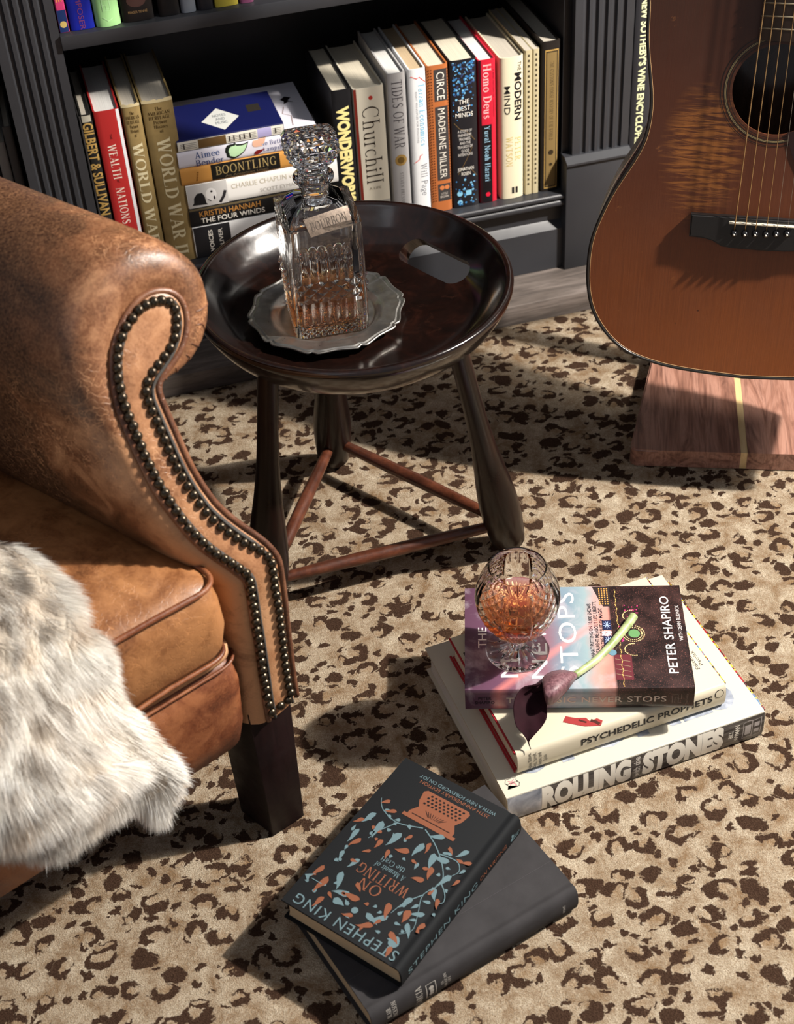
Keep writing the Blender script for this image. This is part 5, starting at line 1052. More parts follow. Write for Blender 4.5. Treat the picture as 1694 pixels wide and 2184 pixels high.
# ================================================================== GUITAR
gt = root('acoustic_guitar', 'worn tobacco-brown acoustic guitar leaning upright above the walnut board', 'guitar', (.749, 1.308, .354), X=(.887, -.462, -.015), Z=(-.457-0, -.872, .19))
GP = Vector((.749, 1.308, .354)); gw = Vector((.887, -.462, -.015)).normalized(); gv = Vector((.100, .162, .982)); gv = (gv-gw*gv.dot(gw)).normalized(); gn = gw.cross(gv)
m = Matrix((gw, gv, gn)).transposed().to_4x4(); m.translation = GP; gt.matrix_world = m; gt['_m'] = [q_ for r_ in m for q_ in r_]; gmi = m.inverted()
def guv(x, y, h=0): p = gmi @ apl(x, y, GP+gn*h, gn); return (p.x, p.y)
edge_px = [(1600, 796), (1480, 791), (1406, 776), (1340, 751), (1296, 714), (1267, 667), (1256, 623), (1254, 579), (1260, 520), (1278, 469), (1307, 410), (1348, 348), (1377, 293), (1390, 220), (1386, 146), (1381, 73), (1386, 0)]
Lp = [guv(x, y) for x, y in edge_px]; 
top_y = Lp[-1][1]; Lp += [(Lp[-1][0]-.004, top_y+.03), (-.128, top_y+.075), (-.105, top_y+.115), (-.070, top_y+.137), (-.035, top_y+.143), (0, top_y+.143)]
Lp[0] = (0, Lp[1][1]-.003)
half = [Vector((a, b, 0)) for a, b in Lp]; half = resample(smooth_poly(spline(half, 160), 6), 110)
outl = half + [Vector((-p.x, p.y, 0)) for p in half[::-1][1:-1]]; NO = len(outl)
HC = (0.0, (guv(1640, 93)[1]+guv(1645, 288)[1])/2); HR = abs(guv(1640, 93)[1]-guv(1645, 288)[1])/2
GT = NT('tobacco_spruce'); co = GT.co(); sx = GT.n('ShaderNodeSeparateXYZ'); GT.l(co, sx.inputs[0])
gr = GT.noise(GT.co(scale=(900, 7, 60)), 1, 3, .6); gr2 = GT.noise(GT.co(scale=(2200, 25, 1)), 1, 2)
b0 = GT.noise(co, 9, 4, .5); yy = GT.math('ADD', sx.outputs[1], GT.math('MULTIPLY', GT.math('SUBTRACT', b0, .5), .10))
c = GT.ramp(GT.math('MULTIPLY_ADD', yy, 1.7, .42), [(.10, S(134, 72, 32)), (.34, S(108, 58, 30)), (.52, S(86, 46, 28)), (.72, S(66, 37, 25)), (.92, S(50, 31, 22))])
c = GT.mix(GT.math('MULTIPLY', GT.ramp(gr, [(.4, 0.0), (.65, 1.0)]), .25), c, S(70, 32, 18)); c = GT.mix(GT.math('MULTIPLY', GT.ramp(gr2, [(.45, 0.0), (.6, 1.0)]), .16), c, S(60, 28, 16))
# strum wear: pale streaks in a patch left of the sound hole
wx, wy = guv(1500, 330); gx = GT.math('DIVIDE', GT.math('SUBTRACT', sx.outputs[0], wx), .050); gy = GT.math('DIVIDE', GT.math('SUBTRACT', sx.outputs[1], wy), .085)
gm = GT.math('SUBTRACT', 1.0, GT.math('ADD', GT.math('MULTIPLY', gx, gx), GT.math('MULTIPLY', gy, gy)), clamp=True)
sn_ = GT.noise(GT.co(scale=(28, 260, 1), rot=(0, 0, .12)), 1, 4, .65, .6); wear = GT.math('MULTIPLY', GT.ramp(gm, [(0, 0.0), (.7, 1.0)]), GT.ramp(GT.math('ADD', sn_, GT.math('MULTIPLY', gm, .10)), [(.50, 0.0), (.66, 1.0)]))
c = GT.mix(GT.math('MULTIPLY', wear, .7), c, S(158, 100, 48))
c = GT.mix(GT.ramp(GT.noise(co, 38, 4, .7, .4), [(.66, 0.0), (.74, .5)]), c, S(150, 96, 52)); dn = GT.noise(co, 55, 2, .4); c = GT.mix(GT.ramp(dn, [(.745, 0.0), (.76, .9)]), c, S(54, 26, 14))
GT.col(c); GT.set(Roughness=GT.ramp(GT.noise(co, 20, 5, .6), [(.3, .30), (.7, .46)]), Specular_IOR_Level=.45)
GT.bump(GT.math('ADD', GT.math('MULTIPLY', gr, .5), GT.math('MULTIPLY', wear, -.6)), .25, .0005)
def plate(name, loops, z, mat, parent, flip=False):
    bm = bmesh.new()
    for lp in loops:
        vs = [bm.verts.new((p[0], p[1], z)) for p in lp]
        for i in range(len(vs)): bm.edges.new((vs[i], vs[(i+1) % len(vs)]))
    bmesh.ops.triangle_fill(bm, edges=bm.edges[:], use_beauty=True)
    for fc_ in bm.faces:
        if (fc_.normal.z < 0) != flip: fc_.normal_flip()
    me = bpy.data.meshes.new(name); bm.to_mesh(me); bm.free(); me.materials.append(mat); o = bpy.data.objects.new(name, me); COL.objects.link(o); o.parent = parent; return o
hole = [(HC[0]+HR*math.cos(2*math.pi*i/72), HC[1]+HR*math.sin(2*math.pi*i/72)) for i in range(72)]
tp = plate('soundboard', [[(p.x, p.y) for p in outl], hole], 0, GT.m, gt); md = tp.modifiers.new('thick', 'SOLIDIFY'); md.thickness = .0028; md.offset = -1
MH = wood('dark_mahogany', (.020, .008, .005), (.045, .018, .010), (.075, .032, .018), .26, (50, 5, 50), coat=.4, bump=.05)
D0, D1 = .105, .088
sd = [[Vector((p.x, p.y, -.0029)) for p in outl], [Vector((p.x, p.y, -(D0+(D1-D0)*((p.y+.17)/.5)))) for p in outl]]
v, f = gridmesh([r_+[r_[0]] for r_ in sd]); s_ = mo('body_side', v, f, MH, gt, True); md = s_.modifiers.new('thick', 'SOLIDIFY'); md.thickness = .0025; md.offset = -1
bk = plate('body_back', [[(p.x*.999, p.y) for p in outl]], 0, MH, gt, True)
for vt in bk.data.vertices: vt.co.z = -(D0+(D1-D0)*((vt.co.y+.17)/.5))
v, f = tube([(p.x*1.0005, p.y, -.0004) for p in outl], .0019, 8, True); mo('binding', v, f, pm('black_binding', (.012, .010, .009), .3), gt, True)
inset = []
for i, p in enumerate(outl):
    t_ = (outl[(i+1) % NO]-outl[i-1]).normalized(); inset.append(p+Vector((t_.y*-1, t_.x, 0))*(-.0026) if False else p*1.0 + (Vector((0, .05, 0))-p).normalized()*.0026)
v, f = tube([(p.x, p.y, .0001) for p in inset], .00045, 6, True); tag(mo('purfling', v, f, pm('cream_line', S(150, 120, 84), .4), gt, True), 'fine cream line inside the binding')
def annulus(name, r0, r1, z, mat, n=96):
    a = [Vector((HC[0]+r0*math.cos(2*math.pi*i/n), HC[1]+r0*math.sin(2*math.pi*i/n), z)) for i in range(n+1)]; b = [Vector((HC[0]+r1*math.cos(2*math.pi*i/n), HC[1]+r1*math.sin(2*math.pi*i/n), z)) for i in range(n+1)]
    v, f = gridmesh([b, a]); return mo(name, v, f, mat, gt)
BKL = pm('rosette_black', (.010, .008, .007), .35); IVL = pm('rosette_cream', S(150, 132, 92), .4)
for a, b, mt in ((1.06, 1.075, BKL), (1.115, 1.135, BKL), (1.135, 1.145, IVL), (1.145, 1.158, BKL), (1.158, 1.168, IVL), (1.168, 1.185, BKL), (1.245, 1.262, BKL)): annulus('rosette_ring', HR*a, HR*b, .0003, mt)
# bridge
bl = guv(1475, 452)[0]; bt = guv(1475, 452)[1]; bb = guv(1471, 500)[1]; bbel = guv(1611, 529)[1]
Lb = [(bl, bt), (bl, bb), (guv(1500, 501)[0], bb-.0004), (guv(1520, 509)[0], guv(1520, 509)[1]), (guv(1540, 521)[0], guv(1540, 521)[1]), (guv(1562, 528)[0], bbel+.0006), (0, bbel)]
br = Lb+[(-a, b) for a, b in Lb[::-1][1:]]
bm = bmesh.new(); vs = [bm.verts.new((a, b, .0002)) for a, b in br]; fc_ = bm.faces.new(vs); r_ = bmesh.ops.extrude_face_region(bm, geom=[fc_]); bmesh.ops.translate(bm, verts=[e for e in r_['geom'] if isinstance(e, bmesh.types.BMVert)], vec=(0, 0, .0085)); 
bmesh.ops.bevel(bm, geom=[e for e in bm.edges if all(q_.co.z > .008 for q_ in e.verts)], offset=.0018, segments=3, affect='EDGES')
from_bm('bridge', bm, pm('ebony', (.010, .009, .009), .33, bs=300, bst=.2), gt, True, 40)
sx0, sy0 = guv(1555, 474, .009); box('saddle', (sx0, sy0-.0013, .0085), (-sx0, sy0+.0013, .0118), pm('bone', S(226, 218, 196), .35), gt, .0008)
pins = [guv(x, y, .009) for x, y in ((1566, 496), (1589, 497), (1611, 497), (1634, 498), (1656, 497), (1679, 497))]; bs_ = [(-.0275+.011*i) for i in range(6)]
PB = pm('black_pin', (.008, .008, .009), .15)
for i, (a, b) in enumerate(pins):
    p_ = [(.0004, .0055), (.0018, .0052), (.0033, .0040), (.0040, .0022), (.0036, .0006), (.0026, 0), (.0026, -.002)]
    v, f = lathe(p_, 18, (a, b-.001, .0088)); o = mo('bridge_pin', v, f, PB, gt, True); v, f = lathe([(.0003, .0060), (.0011, .0057), (.0012, .0052)], 10, (a, b-.001, .0088)); mo('pearl_dot', v, f, pm('pearl', S(214, 208, 196), .3), o)
nutv = .632+sy0
for i, (a, b) in enumerate(pins):
    r_ = (.00068, .00058, .00048, .00040, .00022, .00018)[i]; x1 = a*.70; mt = pm('wound_string' if i < 4 else 'plain_string', S(186, 150, 104) if i < 4 else S(170, 160, 146), .28, .8)
    pts = [(a, b+.001, .0092), (a, sy0-.001, .0124), (a, sy0+.001, .0126)]+[(a+(x1-a)*t, sy0+.001+(nutv-sy0)*t, .0126-.0016*t) for t in (.25, .5, .75, 1)]
    v, f = tube(pts, r_, 8); mo('string', v, f, mt, gt, True)
# fingerboard, frets, neck and head
fb0 = guv(1612, 86, .006)[1]; FBW = .0275
FM = wood('rosewood', (.010, .005, .004), (.020, .010, .008), (.034, .018, .013), .4, (60, 4, 60), bump=.15)
hexa('fingerboard', [(-FBW, fb0, .0002), (FBW, fb0, .0002), (.0215, nutv, .0002), (-.0215, nutv, .0002), (-FBW, fb0, .0065), (FBW, fb0, .0065), (.0215, nutv, .0065), (-.0215, nutv, .0065)], FM, gt, .0004, world=False)
for k in range(1, 21):
    y = nutv-.632*(1-2**(-k/12)); 
    if y < fb0+.001: continue
    t = (y-fb0)/(nutv-fb0); hw_ = FBW+(.0215-FBW)*t; v, f = tube([(-hw_, y, .0066), (hw_, y, .0066)], .0009, 8); mo('fret', v, f, pm('fret_wire', S(150, 140, 120), .3, .8), gt, True)
ynk = half[-1].y
rows = [[Vector((hw_*math.cos(math.radians(a)), y, -d_*math.sin(math.radians(a)))) for a in range(0, 181, 15)] for y, hw_, d_ in ((ynk-.005, .028, .06), (ynk+.01, .027, .03), (ynk+.05, .0255, .019), (nutv, .0215, .017), (nutv+.02, .026, .014))]
v, f = gridmesh(rows); mo('neck', v, f, MH, gt, True)
hexa('headstock', [(-.026, nutv, -.014), (.026, nutv, -.014), (.036, nutv+.18, -.05), (-.036, nutv+.18, -.05), (-.026, nutv, .001), (.026, nutv, .001), (.036, nutv+.18, -.035), (-.036, nutv+.18, -.035)], MH, gt, .001, world=False)
for i in range(6):
    s_ = -1 if i < 3 else 1; y = nutv+.04+.05*(i % 3); v, f = tube([(s_*.03, y, -.03), (s_*.05, y, -.032)], .003, 8); mo('tuning_peg', v, f, pm('nickel', (.5, .48, .45), .25, 1), gt, True)
pk = [(.0245, HC[1]-HR*.92), (.035, HC[1]-HR*1.5), (.055, HC[1]-HR*2.1), (.085, HC[1]-HR*2.35), (.105, HC[1]-HR*2.0), (.108, HC[1]-HR*1.2), (.095, HC[1]-HR*.3), (.070, HC[1]+HR*.35), (.058, HC[1]+HR*.2), (.0535, HC[1]-HR*.35), (.040, HC[1]-HR*.85)]
pk = [(a-.010, b) for a, b in pk]; pk = [(p.x, p.y) for p in spline([(a, b, 0) for a, b in pk], 40)]; pgd = plate('pickguard', [pk], .0012, pm('tortoise_guard', (.020, .008, .006), .2), gt); md = pgd.modifiers.new('t', 'SOLIDIFY'); md.thickness = .0011; md.offset = -1

# ================================================================== WALNUT STAND
WN = NT('walnut'); co = WN.co(scale=(38, 4.5, 38)); n_ = WN.noise(co, 1, 5, .62, 2.2); n3 = WN.noise(WN.co(scale=(420, 12, 60)), 1, 3)
c = WN.ramp(n_, [(.32, (.11, .048, .034)), (.46, (.26, .125, .088)), (.58, (.36, .19, .14)), (.7, (.19, .092, .068))]); c = WN.mix(WN.math('MULTIPLY', WN.ramp(n3, [(.5, 0.0), (.65, 1.0)]), .4), c, (.10, .045, .034))
WN.col(c); WN.set(Roughness=.42); WN.bump(n3, .2, .0004)
wc = Vector((.632, 1.366, 0)); wa = math.radians(-22.6); sdn = root('guitar_stand', 'walnut board stand with a pale maple inlay stripe under the guitar', 'stand', tuple(wc), rz=wa)
def slab(name, x0, x1, y0, y1, z0, z1, mat, rad=(), bw=.0022):
    pts = []
    for (cx, cy, a0, k) in ((x0, y0, 180, 'bl'), (x1, y0, 270, 'br'), (x1, y1, 0, 'tr'), (x0, y1, 90, 'tl')):
        r_ = .012 if k in rad else 0
        if r_: ox = cx+(r_ if 'l' in k else -r_); oy = cy+(r_ if 'b' in k else -r_); pts += [(ox+r_*math.cos(math.radians(a0+9*i)), oy+r_*math.sin(math.radians(a0+9*i))) for i in range(11)]
        else: pts.append((cx, cy))
    pts = [(a+(b*.15*(1-a/.145) if abs(a-.145) > .006 else 0), b) for a, b in pts]
    bm = bmesh.new(); vs = [bm.verts.new((a, b, z0)) for a, b in pts]; fc_ = bm.faces.new(vs); r_ = bmesh.ops.extrude_face_region(bm, geom=[fc_]); bmesh.ops.translate(bm, verts=[e for e in r_['geom'] if isinstance(e, bmesh.types.BMVert)], vec=(0, 0, z1-z0))
    if rad: bmesh.ops.bevel(bm, geom=[e for e in bm.edges if all(q_.co.z > z1-1e-5 for q_ in e.verts) and not any(abs(q_.co.x-xx_) < 1e-6 for q_ in e.verts for xx_ in (x1 if 'bl' in rad else x0,))], offset=bw, segments=3, affect='EDGES')
    return from_bm(name, bm, mat, sdn, True, 35)
slab('base_board', 0, .1405, 0, .240, .0008, .0265, WN.m, ('bl', 'tl')); slab('base_board', .1490, .290, 0, .240, .0008, .0265, WN.m, ('br', 'tr'))
tag(slab('inlay_stripe', .1406, .1489, .0004, .240, .0008, .0262, wood('maple', S(196, 166, 116), S(206, 178, 130), S(214, 188, 142), .4, (60, 5, 60), bump=.08)), 'pale maple stripe')
box('post', (.130, .190, .0266), (.160, .212, 1.02), WN.m, sdn, .002); v, f = tube([(.145, .195, .98), (.145, .12, 1.0), (.145, .09, 1.0)], .006, 10); mo('hanger_arm', v, f, pm('black_metal', (.02, .02, .02), .4, .5), sdn, True)
v, f = tube([(.105, .06, 1.01), (.110, .08, 1.0), (.145, .095, 1.0), (.180, .08, 1.0), (.185, .06, 1.01)], .007, 10); mo('neck_yoke', v, f, pm('yoke_foam', (.02, .02, .02), .8), sdn, True)
# ================================================================== ARMCHAIR
GB = ((-.602, .799, 0), -.30, .02)
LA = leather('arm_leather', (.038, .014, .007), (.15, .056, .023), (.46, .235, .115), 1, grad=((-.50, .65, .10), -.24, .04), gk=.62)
LB = leather('panel_leather', (.16, .062, .028), (.34, .155, .070), (.50, .27, .14), 2, 1.3)
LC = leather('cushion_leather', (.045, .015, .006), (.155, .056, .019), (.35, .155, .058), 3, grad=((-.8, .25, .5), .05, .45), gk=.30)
LR = leather('rail_leather', (.050, .012, .006), (.13, .036, .014), (.27, .098, .038), 4, 1.7)
WLT = leather('welt_leather', (.045, .016, .009), (.105, .038, .019), (.20, .085, .042), 5, 2, .36)
ua = math.radians(24); U = Vector((math.cos(ua), math.sin(ua), 0)); FN = Vector((U.y, -U.x, 0)); N0 = Vector((.067, .936, 0)); BA = Vector((-.602, .799, 0))
ch = root('leather_armchair', 'worn tan leather rolled-arm chair with brass nailhead trim on the arm front', 'armchair', (-.15, 1.15, 0))
KT = .40; ZF = .352
def pan(x, y, off=0):
    """point on the arm front: upright below the bend, leaning back above it"""
    p = apl(x, y, N0+FN*(.004+off), FN)
    if p.z > ZF:
        n_ = (FN+Vector((0, 0, KT))).normalized(); p = apl(x, y, N0+FN*.004+Vector((0, 0, ZF))+n_*off, n_)
    return p
def r1(L): return [(x*.4132, y*.4132+350) for x, y in L]
def r2(L): return [(x*.4132, y*.4132+1100) for x, y in L]
leftc = r2([(1384, 1052), (1365, 950), (1350, 840), (1335, 740), (1320, 640), (1300, 530), (1285, 420), (1267, 325)])+r1([(1245, 2128), (1190, 2085), (1120, 2040), (1050, 1990), (985, 1930), (925, 1860), (870, 1790), (820, 1720), (775, 1640), (735, 1560), (700, 1490), (670, 1420), (640, 1350), (612, 1280), (590, 1200), (578, 1120), (574, 1060), (573, 1000), (582, 940), (605, 860), (640, 790), (680, 730), (730, 680), (790, 655)])
rightc = r2([(1528, 925), (1516, 860), (1503, 760), (1490, 650), (1478, 540), (1468, 440), (1455, 340), (1440, 235)])+r1([(1428, 2018), (1380, 1962), (1320, 1915), (1250, 1868), (1180, 1815), (1110, 1750), (1050, 1670), (1000, 1590), (960, 1510), (920, 1420), (880, 1330), (845, 1250), (822, 1195), (808, 1150), (822, 1110), (850, 1070), (893, 1018), (930, 960), (955, 890), (964, 820), (958, 760), (938, 705), (905, 668), (850, 650), (790, 655)])
NS = 110
Lw = resample([pan(*p) for p in leftc], NS); Rw = resample([pan(*p) for p in rightc], NS)
outline = Lw + Rw[::-1][1:]      # up the left, over the scroll, down the right
# padded front panel
rows = []
nrmP = lambda p: FN if p.z < ZF else (FN+Vector((0, 0, KT))).normalized()
for i in range(NS):
    r_ = []
    for j in range(13):
        t = j/12; p = Lw[i].lerp(Rw[i], t); b_ = (1-abs(2*t-1)**3); wd = (Lw[i]-Rw[i]).length
        r_.append(p+nrmP(p)*(.0005+min(.0045, wd*.09)*b_))
    rows.append(r_)
v, f = gridmesh(rows); fp = mo('front_panel', v, f, LB, ch, True, True)
wl = smooth_poly([p+nrmP(p)*.001 for p in outline], 2); v, f = tube(wl, .0030, 10); mo('welt', v, f, WLT, fp, True, True)
# nailheads
nl = r1([(630, 893), (612, 948), (607, 1000), (607, 1052), (611, 1103), (622, 1155), (632, 1205), (649, 1252), (667, 1303), (689, 1352), (710, 1405), (730, 1455), (748, 1503), (773, 1553), (797, 1600), (822, 1648), (853, 1697), (880, 1742), (912, 1790), (942, 1835), (975, 1880), (1010, 1915), (1048, 1952), (1085, 1987), (1120, 2015), (1160, 2038), (1198, 2062), (1236, 2087), (1272, 2112), (655, 840), (685, 797), (718, 753), (755, 727), (795, 710), (835, 703), (875, 712), (905, 747), (912, 795), (910, 843), (903, 895), (880, 948), (850, 993), (817, 1035), (787, 1073), (762, 1122), (755, 1173), (768, 1225), (787, 1273), (810, 1325), (830, 1372), (850, 1422), (870, 1470), (893, 1520), (917, 1567), (943, 1615), (970, 1662), (1000, 1707), (1032, 1753), (1065, 1797), (1102, 1835), (1142, 1872), (1182, 1902), (1222, 1930), (1262, 1955), (1305, 1975), (1345, 1995), (1385, 2025), (1405, 2060), (1411, 2103)])
nl += r2([(1293, 342), (1298, 380), (1303, 422), (1312, 467), (1320, 507), (1323, 548), (1328, 590), (1337, 632), (1343, 672), (1348, 712), (1352, 752), (1358, 795), (1362, 830), (1370, 862), (1378, 895), (1382, 935), (1392, 975), (1405, 1015), (1450, 980), (1490, 950), (1503, 912), (1418, 330), (1420, 370), (1428, 410), (1435, 452), (1443, 490), (1447, 532), (1452, 572), (1457, 610), (1462, 648), (1465, 690), (1470, 730), (1475, 770), (1480, 805), (1487, 843), (1492, 880)])
NB = NT('aged_brass'); co = NB.co(); NB.col(NB.ramp(NB.noise(co, 400, 3), [(.35, (.035, .028, .022)), (.7, (.13, .10, .065))])); NB.set(Metallic=.9, Roughness=.30)
nv, nf = lathe([(.0003, .0036), (.0016, .0034), (.0031, .0026), (.0042, .0011), (.0044, 0), (.0040, -.0030)], 14); nme = None; chm = rootm(ch).inverted()
for p in nl:
    q_ = pan(*p, .0048); n_ = nrmP(q_)
    if nme is None: o = mo('nailhead', nv, nf, NB.m, fp, True); nme = o.data
    else: o = bpy.data.objects.new('nailhead', nme); COL.objects.link(o); o.parent = fp
    o.matrix_local = Matrix.Translation(chm @ q_) @ n_.to_track_quat('Z', 'Y').to_matrix().to_4x4()
gm_ = [pan(*p, .0022) for p in leftc[:1]]
for side, sg in ((Lw, 1), (Rw, -1)):
    pts = [p.lerp((Rw if sg > 0 else Lw)[i], min(.35, .0068/max(.012, (Lw[i]-Rw[i]).length)))+nrmP(p)*.0028 for i, p in enumerate(side) if i < NS-6]
    v, f = tube(smooth_poly(pts, 2), .0032, 8, flat=.5); mo('nail_tape', v, f, pm('grey_tape', (.05, .045, .04), .8, bs=900, bst=.5), fp, True, True)
# arm body: rings grown outward from the panel outline and run back
pl2 = [((p-N0).dot(U), p.z) for p in outline]; n = len(pl2)
nor = []
for i in range(n):
    a = Vector(pl2[min(i+1, n-1)]); b = Vector(pl2[max(i-1, 0)]); t = (a-b).normalized(); nor.append(Vector((-t.y, t.x)))
nor = smooth_poly([Vector((q_.x, q_.y, 0)) for q_ in nor], 8); nor = [Vector((q_.x, q_.y)).normalized() for q_ in nor]
iapex = NS-1
amt = []
zneck = pan(338, 830).z
for i in range(n):
    z = pl2[i][1]
    if i <= iapex: a = .0185 if z < .5 else .0185+.020*sstep(.49, .585, z)
    else:
        k = (i-iapex)/(n-iapex)
        a = .004+.031*sstep(zneck-.006, zneck+.030, z)
    amt.append(a)
amt = [sum(amt[max(0, i-4):i+5])/len(amt[max(0, i-4):i+5]) for i in range(n)]
def ring(e, back, rise=0, grow=0):
    out = []
    for i in range(n):
        s, z = pl2[i]; d = nor[i]*(amt[i]*e+grow*(1 if z > .4 else .3)); p = outline[i]
        q_ = p+U*d.x+Vector((0, 0, d.y))-FN*back*0+BA*back + Vector((0, 0, rise)); out.append(q_)
    return out
rings = [ring(.05, .0), ring(.25, -.001), ring(.50, .001), ring(.75, .006), ring(.92, .014), ring(1.0, .026), ring(1.04, .042), ring(1.06, .07), ring(1.06, .13), ring(1.08, .22), ring(1.1, .32, .002), ring(1.15, .45, .006), ring(1.2, .60, .01)]
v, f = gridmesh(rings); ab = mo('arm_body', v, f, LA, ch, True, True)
# dark tubes stand in for shaded creases where the hide turns over the scroll
cr_ = []; rr_ = random.Random(4)
for k in range(9):
    i_ = iapex+9+int(k*2.6); pts = [rings[q_][min(n-1, i_+(1 if q_ > 2 and k % 2 else 0))] for q_ in range(1, 4 if k % 2 else 5)]
    P_ = spline(pts, 12); cr_.append(tube(P_, [.0001+.0007*math.sin(math.pi*min(1, .12+q_/12)) for q_ in range(12)], 6))
for v, f in cr_: mo('crease_shade', v, f, WLT, ab, True, True)
# seat deck, rail, cushion
def fr(s, F0, z): return N0+U*s+FN*F0+Vector((0, 0, z))
def inner(s, back, z): return N0+U*s+BA*back+Vector((0, 0, z))
def slabring(s1, z, ins, FO, bk=.62, rc=.03, w=.62):
    """rounded ring seen from above: front edge along U, right side along BA"""
    A_ = fr(s1-ins, FO-ins, z); C_ = fr(s1-w+ins, FO-ins, z); B_ = A_+BA*(bk-2*ins); D_ = C_+BA.reflect(U)*0+Vector((-.25, .97, 0))*(bk-2*ins)
    pts = []; cs = [A_, B_, D_, C_]
    for k in range(4):
        P = cs[k]; pr_, nx_ = cs[k-1], cs[(k+1) % 4]; a = P+(pr_-P).normalized()*rc; b = P+(nx_-P).normalized()*rc
        for i in range(9):
            t = i/8; pts.append(a*(1-t)**2+P*2*t*(1-t)+b*t*t)
    out = []; m_ = len(pts)
    for i in range(m_):
        a, b = pts[i], pts[(i+1) % m_]; kk = 14 if (a-b).length > .1 else 1
        for q_ in range(kk): out.append(a.lerp(b, q_/kk))
    return out
def stackrings(name, rs, mat, parent, capTop=True):
    m_ = len(rs[0]); v = [p for r_ in rs for p in r_]; f = []
    for i in range(len(rs)-1):
        for j in range(m_): f.append((i*m_+j, i*m_+(j+1) % m_, (i+1)*m_+(j+1) % m_, (i+1)*m_+j))
    f.append(tuple(range(m_))[::-1]); f.append(tuple((len(rs)-1)*m_+j for j in range(m_)))
    return mo(name, v, f, mat, parent, True, True)
S1 = -.0125; ZC0, ZC1 = .283, .376
rs_ = [slabring(S1, ZC0+.002, .012, .012), slabring(S1, ZC0+.006, .004, .013), slabring(S1, ZC0+.018, -.001, .014), slabring(S1, ZC0+.045, -.004, .016), slabring(S1, ZC1-.020, -.003, .015), slabring(S1, ZC1-.006, -.001, .013), slabring(S1, ZC1, .003, .012), slabring(S1, ZC1+.004, .014, .012), slabring(S1, ZC1+.010, .035, .012), slabring(S1, ZC1+.016, .07, .012), slabring(S1, ZC1+.022, .12, .012), slabring(S1, ZC1+.026, .18, .012), slabring(S1, ZC1+.028, .24, .012)]
for r_ in rs_:
    for p in r_: p.z += .0025*noise.noise(p*14)+.0012*noise.noise(p*40)
cu = stackrings('seat_cushion', rs_, LC, ch)
for z_, rd_ in ((ZC1+.0005, .0027), (ZC0+.010, .0022)):
    rg = slabring(S1, z_, -.001, .0138)
    for p in rg: p.z += .0025*noise.noise(p*14)
    v, f = tube(rg, rd_, 10, True); mo('welt', v, f, LR, cu, True, True)
# rail under the cushion and its top lip
ZR0, ZR1 = .157, .272
rs_ = [slabring(.0, ZR0, .010, .006, w=.66), slabring(.0, ZR0+.004, .004, .006, w=.66), slabring(.0, ZR0+.03, .000, .006, w=.66), slabring(.0, ZR1-.03, -.002, .006, w=.66), slabring(.0, ZR1-.006, .001, .006, w=.66), slabring(.0, ZR1, .008, .006, w=.66), slabring(.0, ZR1+.006, .02, .006, w=.66)]
for r_ in rs_:
    for p in r_: p.z += .002*noise.noise(p*12)
rl_ = stackrings('seat_rail', rs_, LR, ch)
rg = slabring(.0, ZR1-.001, -.0005, .0068, w=.66); v, f = tube(rg, .0016, 8, True); mo('seam_cord', v, f, LR, rl_, True, True)
# pad of hide that shows between cushion and rail, and the strip beside the panel
rs_ = [slabring(-.006, ZR1+.002, .006, .006, w=.64), slabring(-.004, ZR1+.008, .000, .009, w=.64), slabring(-.004, ZC0+.004, .000, .009, w=.64), slabring(-.006, ZC0+.010, .010, .009, w=.64)]
stackrings('deck_roll', rs_, LB, ch)
# legs
LGW = wood('ebonised_leg', (.006, .0025, .0028), (.010, .004, .004), (.014, .0055, .0058), .5, (40, 40, 5), bump=.08)
LGW.node_tree.nodes['Principled BSDF'].inputs['Specular IOR Level'].default_value = .2
nb_, lb_, rb_ = Vector((.067, .936, .0008)), Vector((.0415, .9775, .0008)), Vector((.1025, .951, .0008)); fb_ = lb_+rb_-nb_
tn = [nb_+Vector((-.0035, .001, .185)), rb_+Vector((.004, .001, .185)), fb_+Vector((.004, .004, .185)), lb_+Vector((-.0035, .003, .185))]
hexa('front_leg', [nb_, rb_, fb_, lb_]+tn, LGW, ch, .0012)
for sh in (-U*.56, BA*.52, BA*.52-U*.50): hexa('leg', [p+sh for p in [nb_, rb_, fb_, lb_]+tn], LGW, ch, .0012)
# far arm and back, mostly outside the frame
mir = []
for r_ in rings[:10:1]:
    rr_ = []
    for p in r_:
        s = (p-N0).dot(U); q_ = p-U*s*2-U*.63; rr_.append(q_)
    mir.append(rr_[::-1])
v, f = gridmesh(mir); mo('far_arm', v, f, LA, ch, True, True)
bk0 = N0+BA*.56; rows = []
for i in range(14):
    z = .30+.62*i/13; r_ = []
    for j in range(12):
        s = .03-.70*j/11; p = bk0+U*s-FN*(.05+.13*(i/13))+Vector((0, 0, z)); p += FN*(.05*math.sin(math.pi*j/11)*math.sin(math.pi*min(1, i/12))); r_.append(p)
    rows.append(r_)
v, f = gridmesh(rows); o = mo('chair_back', v, f, LA, ch, True, True); md = o.modifiers.new('thick', 'SOLIDIFY'); md.thickness = .10; md.offset = -1; md.use_rim = True
